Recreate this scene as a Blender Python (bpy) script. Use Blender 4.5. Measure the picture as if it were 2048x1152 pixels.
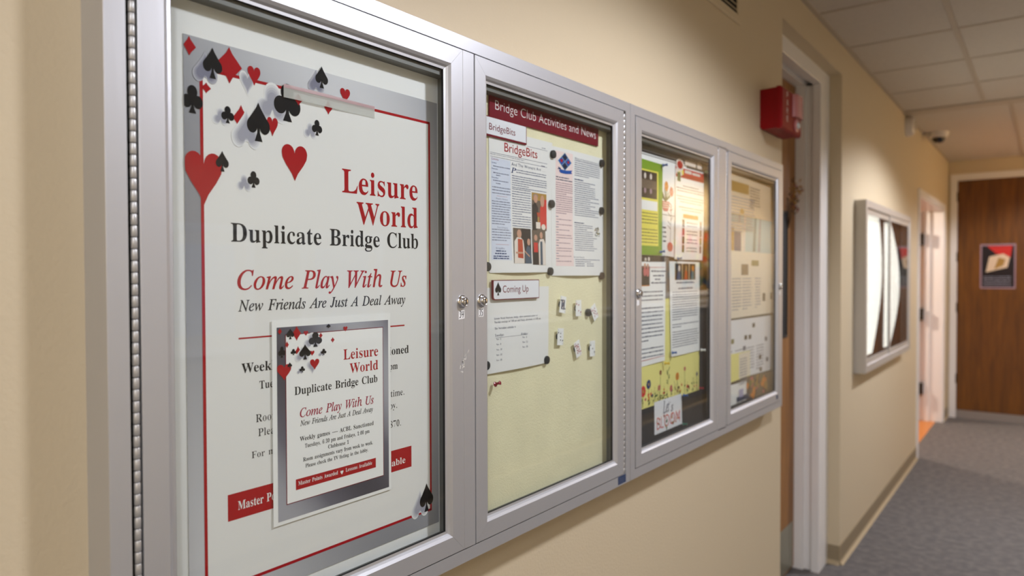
"""Hallway with wall-mounted glazed display cases.  Units: metres.
World: the display-case wall is the plane x = 0 (room on +x), y runs down the hall, z is up."""
import bpy, math, random
from mathutils import Vector, Matrix
from mathutils.geometry import tessellate_polygon

for _o in list(bpy.data.objects):
    bpy.data.objects.remove(_o)
SC = bpy.context.scene
COL = SC.collection
PI = math.pi

# ------------------------------------------------------------------ camera, exposure
SC.view_settings.view_transform = 'Standard'
SC.view_settings.look = 'None'
SC.view_settings.exposure = 0.1
SC.view_settings.gamma = 1.0
SC.view_settings.use_curve_mapping = False

CAM = Vector((0.87736, 0.0, 1.54482))
YAW, PITCH, ROLL, FPX = 0.64702, -0.01876, -0.00284, 1423.38512
cd = bpy.data.cameras.new('camera')
cam = bpy.data.objects.new('camera', cd)
COL.objects.link(cam)
cam.location = CAM
_f = Vector((-math.sin(YAW) * math.cos(PITCH), math.cos(YAW) * math.cos(PITCH), math.sin(PITCH)))
_r = Vector((math.cos(YAW), math.sin(YAW), 0))
_u = _r.cross(_f)
_r2 = _r * math.cos(ROLL) + _u * math.sin(ROLL)
_u2 = _u * math.cos(ROLL) - _r * math.sin(ROLL)
cam.rotation_euler = Matrix((_r2, _u2, -_f)).transposed().to_euler()
cd.sensor_fit = 'HORIZONTAL'
cd.sensor_width = 36.0
cd.lens = FPX / 2048.0 * 36.0
cd.clip_start = 0.05
cd.clip_end = 60
cd.dof.use_dof = True
cd.dof.focus_distance = 1.15
cd.dof.aperture_fstop = cd.lens / 7.6
SC.camera = cam

# ------------------------------------------------------------------ world and large lights
wd = bpy.data.worlds.new('world')
SC.world = wd
wd.use_nodes = True
wd.node_tree.nodes['Background'].inputs[0].default_value = (1.0, 0.86, 0.70, 1)
wd.node_tree.nodes['Background'].inputs[1].default_value = 0.02

def spot(name, loc, power, size_deg, blend, color, radius=0.09, target=None):
    l = bpy.data.lights.new(name, 'SPOT')
    l.energy = power
    l.spot_size = math.radians(size_deg)
    l.spot_blend = blend
    l.color = color
    l.shadow_soft_size = radius
    o = bpy.data.objects.new(name, l)
    COL.objects.link(o)
    o.location = loc
    if target is not None:
        o.rotation_euler = (Vector(target) - Vector(loc)).to_track_quat('-Z', 'Y').to_euler()
    return o

def area(name, loc, rot, sx, sy, power, color):
    l = bpy.data.lights.new(name, 'AREA')
    l.shape = 'RECTANGLE'
    l.size, l.size_y = sx, sy
    l.energy = power
    l.color = color
    o = bpy.data.objects.new(name, l)
    COL.objects.link(o)
    o.location = loc
    o.rotation_euler = rot
    return o

WARM = (0.935, 0.955, 1.08)
# recessed downlights down the middle of the hall (cut-off cones: the top of the wall stays dark)
for _i, (_x, _y, _p) in enumerate(((1.25, -0.5, 54), (1.20, 1.65, 124), (1.20, 4.9, 165), (1.35, 7.8, 115))):
    spot('downlight', (_x, _y, 2.72), _p, 149, 0.32, WARM, 0.10)
# added fill light, out of view behind the camera, lifts the hall evenly
area('back_fill', (1.9, -2.2, 2.70), (0, 0, 0), 0.6, 1.2, 48, (0.95, 0.97, 1.06))
# lamp in the room behind the open doorway
spot('side_room_lamp', (-1.62, 7.78, 2.25), 165, 150, 0.3, (1.0, 0.84, 0.70), 0.05, (1.0, 6.9, 0.2))

# ------------------------------------------------------------------ materials
def lin(c):
    c /= 255.0
    return c / 12.92 if c <= 0.04045 else ((c + 0.055) / 1.055) ** 2.4

def rgb(r, g, b):
    return (lin(r), lin(g), lin(b), 1.0)

MATS = {}

def mat(name, col, rough=0.6, metal=0.0, spec=0.5, bump=None, var=None, stretch=(1, 1, 1), emit=None, coat=0.0):
    """bump = (scale, strength); var = (scale, amount) colour mottling"""
    if name in MATS:
        return MATS[name]
    m = bpy.data.materials.new(name)
    m.use_nodes = True
    nt = m.node_tree
    b = nt.nodes['Principled BSDF']
    b.inputs['Base Color'].default_value = rgb(*col)
    b.inputs['Roughness'].default_value = rough
    b.inputs['Metallic'].default_value = metal
    if name.startswith(('ink_', 'print_', 'ghost_', 'tint_')):
        rough, spec = 0.65, 0.15                       # matt printing
        b.inputs['Roughness'].default_value = rough
    b.inputs['Specular IOR Level'].default_value = spec
    b.inputs['Coat Weight'].default_value = coat
    m.diffuse_color = rgb(*col)
    if emit:
        b.inputs['Emission Color'].default_value = rgb(*col)
        b.inputs['Emission Strength'].default_value = emit
    if bump or var:
        tc = nt.nodes.new('ShaderNodeTexCoord')
        mp = nt.nodes.new('ShaderNodeMapping')
        mp.inputs['Scale'].default_value = stretch
        nt.links.new(tc.outputs['Object'], mp.inputs['Vector'])
    if bump:
        n = nt.nodes.new('ShaderNodeTexNoise')
        n.inputs['Scale'].default_value = bump[0]
        n.inputs['Detail'].default_value = 3
        bp = nt.nodes.new('ShaderNodeBump')
        bp.inputs['Strength'].default_value = bump[1]
        bp.inputs['Distance'].default_value = 0.002
        nt.links.new(mp.outputs[0], n.inputs['Vector'])
        nt.links.new(n.outputs[0], bp.inputs['Height'])
        nt.links.new(bp.outputs[0], b.inputs['Normal'])
    if var:
        n = nt.nodes.new('ShaderNodeTexNoise')
        n.inputs['Scale'].default_value = var[0]
        n.inputs['Detail'].default_value = 4
        rp = nt.nodes.new('ShaderNodeMapRange')
        rp.inputs['From Min'].default_value = 0.3
        rp.inputs['From Max'].default_value = 0.7
        rp.inputs['To Min'].default_value = 1 - var[1]
        rp.inputs['To Max'].default_value = 1 + var[1]
        mx = nt.nodes.new('ShaderNodeMix')
        mx.data_type = 'RGBA'
        mx.blend_type = 'MULTIPLY'
        mx.inputs['Factor'].default_value = 1
        mx.inputs['A'].default_value = rgb(*col)
        nt.links.new(mp.outputs[0], n.inputs['Vector'])
        nt.links.new(n.outputs[0], rp.inputs['Value'])
        nt.links.new(rp.outputs[0], mx.inputs['B'])
        nt.links.new(mx.outputs['Result'], b.inputs['Base Color'])
    MATS[name] = m
    return m

def wood_mat(name, c1, c2, rough=0.4):
    m = bpy.data.materials.new(name)
    m.use_nodes = True
    nt = m.node_tree
    b = nt.nodes['Principled BSDF']
    b.inputs['Roughness'].default_value = rough
    tc = nt.nodes.new('ShaderNodeTexCoord')
    mp = nt.nodes.new('ShaderNodeMapping')
    mp.inputs['Scale'].default_value = (14, 14, 1.1)
    n = nt.nodes.new('ShaderNodeTexNoise')
    n.inputs['Scale'].default_value = 2.2
    n.inputs['Detail'].default_value = 6
    n.inputs['Distortion'].default_value = 0.6
    r = nt.nodes.new('ShaderNodeValToRGB')
    r.color_ramp.elements[0].position = 0.3
    r.color_ramp.elements[0].color = rgb(*c1)
    r.color_ramp.elements[1].position = 0.72
    r.color_ramp.elements[1].color = rgb(*c2)
    nt.links.new(tc.outputs['Object'], mp.inputs[0])
    nt.links.new(mp.outputs[0], n.inputs['Vector'])
    nt.links.new(n.outputs[0], r.inputs[0])
    nt.links.new(r.outputs[0], b.inputs['Base Color'])
    MATS[name] = m
    return m

def carpet_mat(name, c1, c2):
    m = bpy.data.materials.new(name)
    m.use_nodes = True
    nt = m.node_tree
    b = nt.nodes['Principled BSDF']
    b.inputs['Roughness'].default_value = 0.95
    b.inputs['Specular IOR Level'].default_value = 0.1
    tc = nt.nodes.new('ShaderNodeTexCoord')
    n1 = nt.nodes.new('ShaderNodeTexNoise')
    n1.inputs['Scale'].default_value = 260
    n1.inputs['Detail'].default_value = 2
    n2 = nt.nodes.new('ShaderNodeTexNoise')
    n2.inputs['Scale'].default_value = 22
    n2.inputs['Detail'].default_value = 5
    ad = nt.nodes.new('ShaderNodeMath')
    ad.operation = 'ADD'
    r = nt.nodes.new('ShaderNodeValToRGB')
    r.color_ramp.elements[0].position = 0.75
    r.color_ramp.elements[0].color = rgb(*c1)
    r.color_ramp.elements[1].position = 1.0
    r.color_ramp.elements[1].color = rgb(*c2)
    ml = nt.nodes.new('ShaderNodeMath')
    ml.operation = 'MULTIPLY'
    ml.inputs[1].default_value = 0.85
    bp = nt.nodes.new('ShaderNodeBump')
    bp.inputs['Strength'].default_value = 0.3
    bp.inputs['Distance'].default_value = 0.002
    for n in (n1, n2):
        nt.links.new(tc.outputs['Object'], n.inputs['Vector'])
    nt.links.new(n1.outputs[0], ad.inputs[0])
    nt.links.new(n2.outputs[0], ad.inputs[1])
    nt.links.new(ad.outputs[0], ml.inputs[0])
    nt.links.new(ml.outputs[0], r.inputs[0])
    nt.links.new(r.outputs[0], b.inputs['Base Color'])
    nt.links.new(n1.outputs[0], bp.inputs['Height'])
    nt.links.new(bp.outputs[0], b.inputs['Normal'])
    MATS[name] = m
    return m

def glass_mat(name, r0=0.045, tint=(0.97, 0.985, 0.975), rough=0.0):
    """thin clear sheet: see-through with a mirror reflection that grows at a slant"""
    m = bpy.data.materials.new(name)
    m.use_nodes = True
    nt = m.node_tree
    nt.nodes.remove(nt.nodes['Principled BSDF'])
    out = nt.nodes['Material Output']
    tr = nt.nodes.new('ShaderNodeBsdfTransparent')
    tr.inputs[0].default_value = (*tint, 1)
    gl = nt.nodes.new('ShaderNodeBsdfGlossy')
    gl.inputs['Roughness'].default_value = rough
    lw = nt.nodes.new('ShaderNodeLayerWeight')
    lw.inputs[0].default_value = 0.5
    pw = nt.nodes.new('ShaderNodeMath')
    pw.operation = 'POWER'
    pw.inputs[1].default_value = 5
    ma = nt.nodes.new('ShaderNodeMath')
    ma.operation = 'MULTIPLY_ADD'
    ma.inputs[1].default_value = 1 - r0
    ma.inputs[2].default_value = r0
    mx = nt.nodes.new('ShaderNodeMixShader')
    nt.links.new(lw.outputs['Facing'], pw.inputs[0])
    nt.links.new(pw.outputs[0], ma.inputs[0])
    nt.links.new(ma.outputs[0], mx.inputs[0])
    nt.links.new(tr.outputs[0], mx.inputs[1])
    nt.links.new(gl.outputs[0], mx.inputs[2])
    nt.links.new(mx.outputs[0], out.inputs[0])
    MATS[name] = m
    return m

def film_mat(name, col, alpha, rough=0.5):
    """translucent ink or film lying on paper"""
    m = bpy.data.materials.new(name)
    m.use_nodes = True
    b = m.node_tree.nodes['Principled BSDF']
    b.inputs['Base Color'].default_value = rgb(*col)
    b.inputs['Alpha'].default_value = alpha
    b.inputs['Roughness'].default_value = rough
    MATS[name] = m
    return m

def silver_print_mat(name, c1, c2, c3):
    """printed silver border: broad light and dark bands of the artwork itself"""
    m = bpy.data.materials.new(name)
    m.use_nodes = True
    nt = m.node_tree
    b = nt.nodes['Principled BSDF']
    b.inputs['Roughness'].default_value = 0.45
    tc = nt.nodes.new('ShaderNodeTexCoord')
    n = nt.nodes.new('ShaderNodeTexWave')
    n.wave_type = 'BANDS'
    n.bands_direction = 'DIAGONAL'
    n.inputs['Scale'].default_value = 0.42
    n.inputs['Phase Offset'].default_value = 1.2
    r = nt.nodes.new('ShaderNodeValToRGB')
    r.color_ramp.elements[0].color = rgb(*c1)
    r.color_ramp.elements[1].color = rgb(*c3)
    e = r.color_ramp.elements.new(0.5)
    e.color = rgb(*c2)
    nt.links.new(tc.outputs['Generated'], n.inputs['Vector'])
    nt.links.new(n.outputs[0], r.inputs[0])
    nt.links.new(r.outputs[0], b.inputs['Base Color'])
    MATS[name] = m
    return m

mat('wall_paint', (211, 195, 164), 0.55, bump=(170, 0.35), spec=0.3)
mat('ceiling_tile', (206, 198, 186), 0.9, bump=(120, 0.5), var=(60, 0.03), spec=0.1)
mat('tee_bar', (188, 176, 158), 0.6)
mat('white_trim', (238, 235, 231), 0.35)
mat('vinyl_base', (148, 132, 104), 0.5)
mat('vinyl_base_edge', (178, 160, 128), 0.45)
carpet_mat('carpet_grey', (100, 97, 95), (120, 115, 111))
wood_mat('door_wood', (88, 50, 3), (122, 74, 9), 0.5)
wood_mat('door_wood_lit', (132, 86, 34), (168, 116, 56), 0.5)  # brown door wood with its colour lightened to stand in for light
wood_mat('orange_wood', (170, 78, 10), (190, 96, 18), 0.4)
mat('room_floor_tile', (205, 130, 60), 0.4)
mat('aluminium', (205, 206, 208), 0.42, 0.65, bump=(90, 0.06), stretch=(1, 1, 0.05))
mat('aluminium_in', (112, 111, 107), 0.5, 0.3)
mat('aluminium_dull', (196, 192, 186), 0.45, 0.55)
mat('steel', (196, 195, 192), 0.42, 0.6)
mat('chrome', (225, 225, 225), 0.12, 1.0)
mat('black_gap', (14, 14, 14), 0.7)
glass_mat('glass', 0.036)
glass_mat('glass_far', 0.05)
mat('mat_board', (242, 242, 240), 0.6)
mat('fabric_cream', (236, 229, 194), 0.85, bump=(420, 0.5), var=(14, 0.035), spec=0.15)
mat('fabric_charcoal', (58, 57, 58), 0.85, bump=(420, 0.4), spec=0.15)
mat('fabric_grey', (120, 116, 112), 0.85, spec=0.15)
mat('paper', (234, 233, 230), 0.6, spec=0.3)
mat('glow_paper', (250, 248, 240), 0.6, emit=1.9)  # glow painted in by emission; nothing lights these sheets from behind
mat('paper_bright', (244, 244, 242), 0.5, spec=0.3)
mat('paper_cool', (232, 233, 238), 0.6, spec=0.3)
mat('paper_warm', (232, 222, 204), 0.7, spec=0.3)
mat('paper_tan', (226, 204, 172), 0.7, spec=0.3)
mat('ink_black', (14, 15, 19), 0.45)
mat('ink_red', (170, 12, 24), 0.45)
mat('ink_crimson', (160, 26, 58), 0.45)
mat('ink_maroon', (118, 20, 38), 0.45)
mat('ink_white', (240, 238, 235), 0.5)
mat('ink_navy', (30, 58, 110), 0.5)
mat('ink_blue', (26, 84, 168), 0.5)
mat('ink_grey', (120, 122, 130), 0.6)
mat('ink_soft', (146, 148, 160), 0.6)
mat('ink_slate', (98, 102, 120), 0.6)
mat('ink_text', (132, 137, 156), 0.6)
mat('cork_brown', (58, 36, 26), 0.9, bump=(300, 0.4))
mat('ink_plum', (166, 140, 150), 0.6)
mat('tint_blue', (214, 220, 234), 0.6)
mat('tint_pink', (240, 218, 214), 0.6)
mat('skin_print', (198, 150, 124), 0.6)
mat('print_brown', (106, 92, 80), 0.6)
mat('print_dark', (48, 42, 42), 0.6)
mat('print_hair', (150, 138, 128), 0.6)
mat('print_gold', (176, 138, 72), 0.6)
mat('print_rust', (186, 74, 48), 0.6)
mat('print_scarlet', (206, 58, 52), 0.6)
mat('print_denim', (74, 90, 106), 0.6)
mat('print_cream', (228, 216, 204), 0.6)
mat('print_teal', (80, 118, 122), 0.6)
mat('print_aqua', (176, 204, 206), 0.6)
mat('print_lilac', (168, 166, 200), 0.6)
mat('print_orange', (212, 128, 44), 0.6)
mat('print_green', (70, 100, 56), 0.6)
mat('print_olive', (120, 116, 66), 0.6)
mat('print_rose', (196, 104, 104), 0.6)
mat('lime_green', (122, 160, 30), 0.6)
mat('lemon', (236, 224, 92), 0.6)
mat('pale_yellow', (238, 230, 142), 0.6)
mat('magnet_black', (40, 41, 42), 0.55, bump=(300, 0.2))
mat('magnet_brown', (62, 44, 36), 0.5)
mat('pin_red', (150, 22, 48), 0.25, spec=0.6)
mat('pin_blue', (34, 92, 168), 0.3)
mat('pin_yellow', (232, 196, 40), 0.3)
mat('pin_green', (48, 110, 92), 0.3)
mat('pin_white', (235, 235, 232), 0.3)
mat('alarm_red', (136, 0, 8), 0.45, spec=0.25)
mat('alarm_lens', (200, 130, 132), 0.2, spec=0.5)
mat('alarm_clear', (200, 205, 205), 0.05, 0.3)
mat('plastic_white', (222, 214, 204), 0.35)
mat('dome_black', (10, 10, 12), 0.08, spec=0.8)
mat('hinge_dark', (52, 44, 34), 0.4, 0.6)
mat('kick_plate', (150, 146, 126), 0.35, 0.5)
mat('threshold', (164, 158, 152), 0.4, 0.5)
mat('label_blue', (24, 52, 92), 0.4)
mat('scuff', (222, 220, 212), 0.7)
for _k in range(8):
    mat('ghost_%d' % _k, tuple(int(232 - 17 * _k - (2 - j) * _k * 0) if j < 2 else int(232 - 14 * _k) for j in range(3)), 0.6)
film_mat('clear_tape', (232, 232, 226), 0.42, 0.18)
film_mat('tape_edge', (236, 190, 196), 0.55, 0.25)
silver_print_mat('silver_print', (146, 146, 152), (176, 176, 181), (206, 206, 210))
silver_print_mat('pewter_print', (70, 68, 80), (104, 103, 116), (168, 168, 176))

# letter outlines, 500 units to the em: advance | contour | contour ...
GLYPHS = {
 'B': {
  '0': '188|11,121 13,155 19,185 30,210 45,228 61,237 87,243 115,241 137,232 150,220 163,198 170,178 175,147 176,111 173,77 166,49 157,31 137,8 114,-1 80,-2 61,3 50,8 33,25 21,49 14,78|63,120 66,68 73,34 86,20 103,20 110,25 117,39 123,77 123,153 120,188 115,206 110,215 99,221 86,220 76,211 67,180',
  '1': '188|14,198 47,211 89,241 127,241 128,30 131,22 137,19 171,18 171,0 33,0 33,18 66,18 73,22 76,29 77,208 51,180 36,173 28,174 20,180',
  '2': '188|12,9 12,35 71,96 93,123 108,150 113,181 111,202 106,214 95,221 83,222 70,217 63,208 58,190 56,165 35,167 22,174 15,186 13,201 18,215 35,232 64,242 105,242 127,237 139,232 153,220 163,200 163,179 157,159 146,140 127,118 44,37 129,38 145,48 152,71 172,71 171,0 12,0',
  '3': '188|9,37 11,46 16,55 25,61 38,63 41,44 52,28 70,21 92,22 104,27 113,37 118,49 120,65 117,87 104,104 80,113 48,113 48,134 85,136 96,142 105,151 111,168 112,184 111,200 105,212 91,222 79,222 70,218 59,201 56,171 51,171 30,175 17,184 12,200 17,217 36,234 69,242 111,241 132,235 143,229 156,216 161,206 164,188 162,173 156,159 145,147 128,135 112,128 146,115 158,106 167,94 172,78 172,59 168,42 161,28 147,15 127,4 99,-2 70,-3 45,1 27,9 14,22',
  '4': '188|4,75 4,83 100,240 146,240 146,85 181,85 181,62 146,62 147,35 150,27 154,22 178,18 178,0 60,0 60,18 83,19 94,27 97,38 97,62 4,62|28,85 97,85 100,208',
  '5': '188|13,37 15,48 21,55 40,60 44,42 53,28 68,21 88,21 100,26 110,36 115,48 118,64 116,96 109,108 100,117 78,123 56,123 36,118 20,124 31,240 158,240 160,179 140,179 135,197 128,202 52,203 47,141 79,146 111,143 134,136 152,123 164,105 170,83 168,54 158,30 144,16 124,4 97,-2 70,-3 46,1 29,9 17,22',
  '6': '188|15,111 18,150 26,180 42,209 60,227 83,239 111,243 142,239 163,226 170,211 168,196 159,186 140,180 130,180 126,207 117,221 103,223 90,218 79,206 71,188 63,145 62,135 78,142 93,146 130,145 153,133 166,119 175,93 175,60 165,31 145,9 124,0 98,-3 70,1 50,12 35,29 23,53 18,75|62,110 65,69 73,40 88,22 99,19 108,21 120,32 126,55 127,87 121,111 112,122 96,127 80,123',
  '7': '188|15,169 16,240 177,240 177,223 84,0 55,0 145,203 49,202 39,194 35,169',
  '8': '188|10,61 12,76 20,93 35,106 59,121 35,141 20,164 18,177 19,194 29,218 50,234 82,243 120,241 133,237 149,226 157,218 165,202 167,184 166,170 155,152 122,130 153,111 165,100 173,87 177,73 177,56 172,35 165,24 143,7 120,-1 92,-3 61,0 41,8 24,22 13,40|65,186 67,171 72,162 83,152 101,141 114,151 121,161 125,177 124,197 117,211 105,221 90,223 77,218 68,204|55,60 58,42 66,28 78,19 89,16 105,17 115,22 125,34 130,49 129,69 122,82 109,93 82,108 69,97 61,86',
  '9': '188|12,162 14,185 23,209 39,227 57,237 83,243 106,241 132,231 149,216 162,195 168,174 172,140 172,110 167,78 160,56 147,31 133,16 111,2 83,-3 51,0 30,12 22,25 21,38 26,48 36,53 38,54 52,28 66,19 88,19 105,31 117,56 121,73 125,115 112,102 93,94 71,93 51,97 35,106 22,120 14,139|60,164 65,135 78,119 92,117 105,119 116,126 125,139 124,168 118,196 110,210 98,219 84,220 70,210 62,189',
  'A': '218|-4,0 -4,9 10,14 20,27 103,233 112,233 196,35 207,15 222,9 222,0 115,0 115,9 131,11 138,14 141,20 140,32 126,66 52,66 39,33 38,21 41,15 47,11 64,9 64,0|57,80 121,80 88,160',
  'B': '221|8,219 8,228 131,227 164,220 186,207 197,188 198,175 195,157 190,149 177,136 143,124 183,110 193,103 205,86 209,66 208,51 203,38 191,22 165,7 139,1 8,0 8,9 30,15 36,29 37,184 36,202 31,212 22,218|91,143 91,126 121,130 136,142 142,160 141,188 136,203 127,213 105,217 97,215 93,211|91,53 92,25 98,15 121,13 139,22 147,36 150,64 147,88 139,104 123,113 91,116',
  'C': '234|13,114 17,147 28,175 46,199 69,217 98,229 130,233 155,230 187,219 197,218 206,223 210,233 218,233 218,154 210,154 196,182 173,208 157,217 133,222 118,220 106,215 96,206 87,195 76,161 73,139 73,89 81,51 89,37 98,26 110,18 123,13 149,12 169,18 184,25 202,39 214,53 224,44 205,23 183,7 157,-2 128,-5 97,-2 69,10 45,28 28,52 17,81',
  'D': '248|7,226 7,228 139,226 175,216 203,198 216,182 226,162 232,140 234,114 232,87 227,64 217,44 204,28 187,16 167,7 142,2 10,0 10,9 30,14 36,26 37,187 32,211 24,217 7,219|91,75 92,24 96,16 103,13 127,14 146,22 160,37 169,60 175,102 171,159 166,177 150,202 139,210 126,215 101,215 96,213 93,207',
  'F': '202|7,219 7,228 197,228 197,160 189,160 178,193 168,203 159,209 142,213 115,216 98,214 92,209 91,124 110,125 125,132 135,146 142,173 151,173 151,59 142,59 135,89 125,103 110,110 91,112 91,37 93,23 103,12 128,9 128,0 8,0 8,9 30,15 36,30 37,187 36,202 31,212 22,217',
  'L': '213|8,0 8,9 25,12 33,18 37,40 36,200 29,214 8,219 8,228 125,228 125,219 101,215 95,210 92,200 91,41 93,22 100,16 117,14 144,16 161,21 185,40 204,77 214,77 201,0',
  'M': '317|7,0 7,9 24,12 32,18 38,40 37,201 35,209 29,215 7,219 7,228 92,228 158,71 225,228 309,228 309,219 292,216 285,210 280,189 281,28 288,13 308,9 308,0 198,0 198,9 219,14 226,28 227,199 144,0 135,0 53,194 54,27 57,19 62,13 85,9 85,0',
  'N': '247|9,0 9,9 25,11 33,16 38,39 38,194 19,216 9,219 9,228 78,228 195,84 194,204 186,215 166,219 166,228 240,228 240,219 225,217 217,212 211,197 211,-5 201,-5 53,175 54,28 61,14 83,9 83,0',
  'P': '209|8,0 8,9 25,12 33,18 37,40 36,200 29,213 8,219 8,228 136,227 163,222 183,211 197,195 204,175 203,152 193,129 178,116 157,107 131,103 91,103 93,25 101,13 121,9 121,0|91,136 91,115 122,118 133,124 140,133 145,152 145,182 138,203 126,212 103,215 93,210',
  'R': '236|8,0 8,9 25,12 33,18 37,40 36,200 29,213 8,219 8,228 143,226 177,216 195,204 202,194 207,182 209,167 205,148 201,140 189,126 157,112 221,18 229,11 240,9 240,0 169,0 101,106 98,106 91,106 93,25 101,13 121,9 121,0|91,136 91,117 102,117 129,122 145,136 151,156 151,179 146,197 136,209 121,215 112,216 99,214 94,210 91,196',
  'S': '195|21,47 21,79 31,79 38,54 48,35 56,25 69,14 86,8 103,8 119,12 131,21 138,33 139,45 138,55 133,65 119,77 62,106 42,122 32,135 27,149 26,180 30,193 38,208 50,220 65,228 83,233 100,233 150,222 157,225 160,233 170,233 170,160 161,160 153,181 139,202 124,214 111,220 93,222 75,217 64,206 60,190 63,175 73,164 145,127 159,117 170,103 178,84 179,61 176,42 167,25 145,6 120,-3 81,-4 42,6 35,4 31,-5 21,-5',
  'T': '212|5,202 5,228 205,228 205,158 197,158 191,184 178,202 160,213 132,217 133,28 140,14 164,9 164,0 46,0 46,9 61,10 71,15 77,32 78,217 51,213 33,202 20,183 14,159 5,159',
  'V': '214|-7,220 -7,228 105,228 105,219 89,218 80,214 76,202 129,72 177,201 174,214 165,218 149,219 149,228 221,228 221,219 206,215 194,199 115,-6 106,-6 18,199 8,213',
  'W': '306|-8,225 -8,228 90,228 90,219 78,217 72,213 71,199 111,77 150,176 138,211 130,216 115,219 115,228 220,228 220,219 202,216 198,212 197,204 237,83 274,201 270,214 252,219 252,228 312,228 312,219 299,212 290,196 223,-5 214,-5 158,154 95,-5 85,-5 14,202 6,215 -8,219',
  'a': '172|10,32 15,52 32,68 59,82 99,95 97,135 90,144 77,148 61,146 52,140 61,117 56,102 41,95 26,99 18,109 17,121 20,132 29,144 51,155 81,159 112,156 123,152 135,143 143,129 146,112 147,22 151,17 160,21 165,14 160,9 142,-2 121,-5 108,1 103,8 100,17 88,8 69,-1 39,-4 29,0 18,8 13,17|59,42 61,27 68,18 81,18 96,28 99,32 99,85 82,78 69,69 62,57',
  'b': '180|4,220 4,228 69,228 69,139 88,154 99,158 115,159 138,152 148,144 159,131 170,99 169,59 156,28 143,13 131,4 112,-3 90,-5 68,2 52,14 27,-6 21,-6 21,201 17,215|69,34 71,22 75,14 86,7 96,7 106,11 112,17 117,29 122,62 121,107 114,129 100,139 90,140 81,137 73,130 70,123',
  'c': '147|10,75 12,98 20,118 32,135 52,151 77,159 104,158 122,152 135,137 138,127 138,116 133,108 125,103 113,102 103,108 98,120 98,141 91,148 78,148 67,141 58,118 56,85 59,61 66,43 75,30 87,22 102,19 119,23 136,36 142,30 129,15 114,4 97,-3 78,-5 60,-2 43,5 29,18 19,34 12,53',
  'd': '185|10,74 12,98 18,119 28,136 44,151 64,159 84,158 99,152 111,140 111,207 105,216 88,220 88,228 160,228 160,32 163,19 177,14 177,5 147,3 111,-5 111,19 99,5 89,-2 70,-5 50,-1 32,11 19,29 12,52|59,77 62,38 71,20 79,15 89,15 106,26 111,38 111,121 103,135 93,140 83,140 69,132 61,111',
  'e': '150|10,79 12,101 17,116 24,129 36,143 52,153 65,158 79,159 99,156 120,145 132,130 139,110 141,83 58,83 65,45 75,30 90,22 105,21 114,24 123,30 135,43 142,36 129,18 105,1 87,-4 59,-2 39,8 23,25 13,49|58,98 58,96 101,96 99,130 95,141 90,146 75,148 67,142 59,122',
  'f': '107|7,6 7,8 18,10 23,15 26,37 26,138 8,138 8,155 26,155 28,195 35,210 47,221 62,229 80,232 97,232 113,227 125,218 131,206 130,190 123,181 108,178 95,185 92,197 99,216 95,221 85,221 79,218 74,201 74,155 102,155 102,138 74,138 74,26 79,13 100,8 100,0 7,0',
  'g': '164|7,-37 9,-30 14,-23 34,-13 24,-7 15,3 12,15 14,27 27,42 51,55 27,69 14,89 12,114 14,124 22,137 44,152 69,159 93,158 117,152 158,152 158,134 134,134 143,119 146,102 143,85 134,70 120,59 106,54 61,50 53,43 50,36 53,29 62,25 116,23 133,19 145,13 154,1 158,-15 156,-30 149,-45 136,-56 117,-65 92,-69 65,-70 38,-67 24,-61 11,-50|57,105 59,82 65,68 76,62 91,66 97,79 100,100 98,129 92,143 87,147 79,148 65,143 59,129|37,-36 41,-46 53,-55 70,-58 92,-58 119,-52 128,-44 132,-33 129,-24 118,-19 48,-17 40,-26',
  'h': '190|9,0 9,8 19,10 23,14 26,28 26,204 22,216 9,220 9,228 74,228 74,133 89,149 114,159 141,156 154,146 162,129 165,118 166,19 171,11 182,8 182,0 101,0 101,8 110,9 114,13 118,28 117,120 113,132 101,136 87,131 74,118 74,21 79,11 90,8 90,0',
  'i': '99|25,206 27,216 32,224 41,230 50,232 60,230 68,224 74,216 76,206 74,196 68,188 60,183 50,181 41,183 32,188 27,196|9,0 9,8 19,10 23,14 26,28 26,134 23,143 10,147 10,155 74,155 74,23 78,12 90,8 90,0',
  'k': '179|9,5 9,8 23,13 26,28 26,204 23,216 10,220 10,228 74,228 74,84 121,134 121,142 115,146 103,147 103,155 173,155 173,147 159,144 145,137 111,104 175,15 188,8 188,0 105,0 105,8 117,10 119,19 81,74 74,67 74,21 79,11 90,8 90,0 9,0',
  'l': '100|9,0 9,8 19,10 23,14 26,28 26,204 23,216 10,220 10,228 74,228 74,23 78,12 90,8 90,0',
  'm': '277|9,0 9,8 19,10 23,14 26,28 26,134 21,144 9,147 9,155 73,155 73,132 94,152 119,159 134,157 146,152 155,143 160,131 182,152 202,159 228,156 241,146 246,138 251,118 252,21 257,11 268,8 268,0 189,0 189,8 198,10 204,17 205,48 204,123 199,133 189,136 175,131 162,119 163,21 167,11 178,8 178,0 100,0 100,8 109,10 114,16 116,38 115,120 111,132 100,136 85,131 73,118 74,21 78,11 89,8 89,0',
  'n': '190|9,0 9,8 19,10 23,14 26,28 26,134 21,144 9,147 9,155 74,155 74,134 95,153 114,159 141,156 154,146 162,129 165,118 166,19 171,11 182,8 182,0 101,0 101,8 110,9 114,13 118,28 117,120 113,132 101,136 87,131 74,118 74,21 79,11 90,8 90,0',
  'o': '168|9,77 15,110 30,136 54,153 84,159 114,153 138,136 153,110 158,77 153,44 138,18 114,1 84,-5 54,1 30,18 15,45|58,77 61,34 68,13 75,8 88,6 96,9 104,19 109,52 108,114 104,135 93,147 78,149 66,139 60,114',
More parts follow.
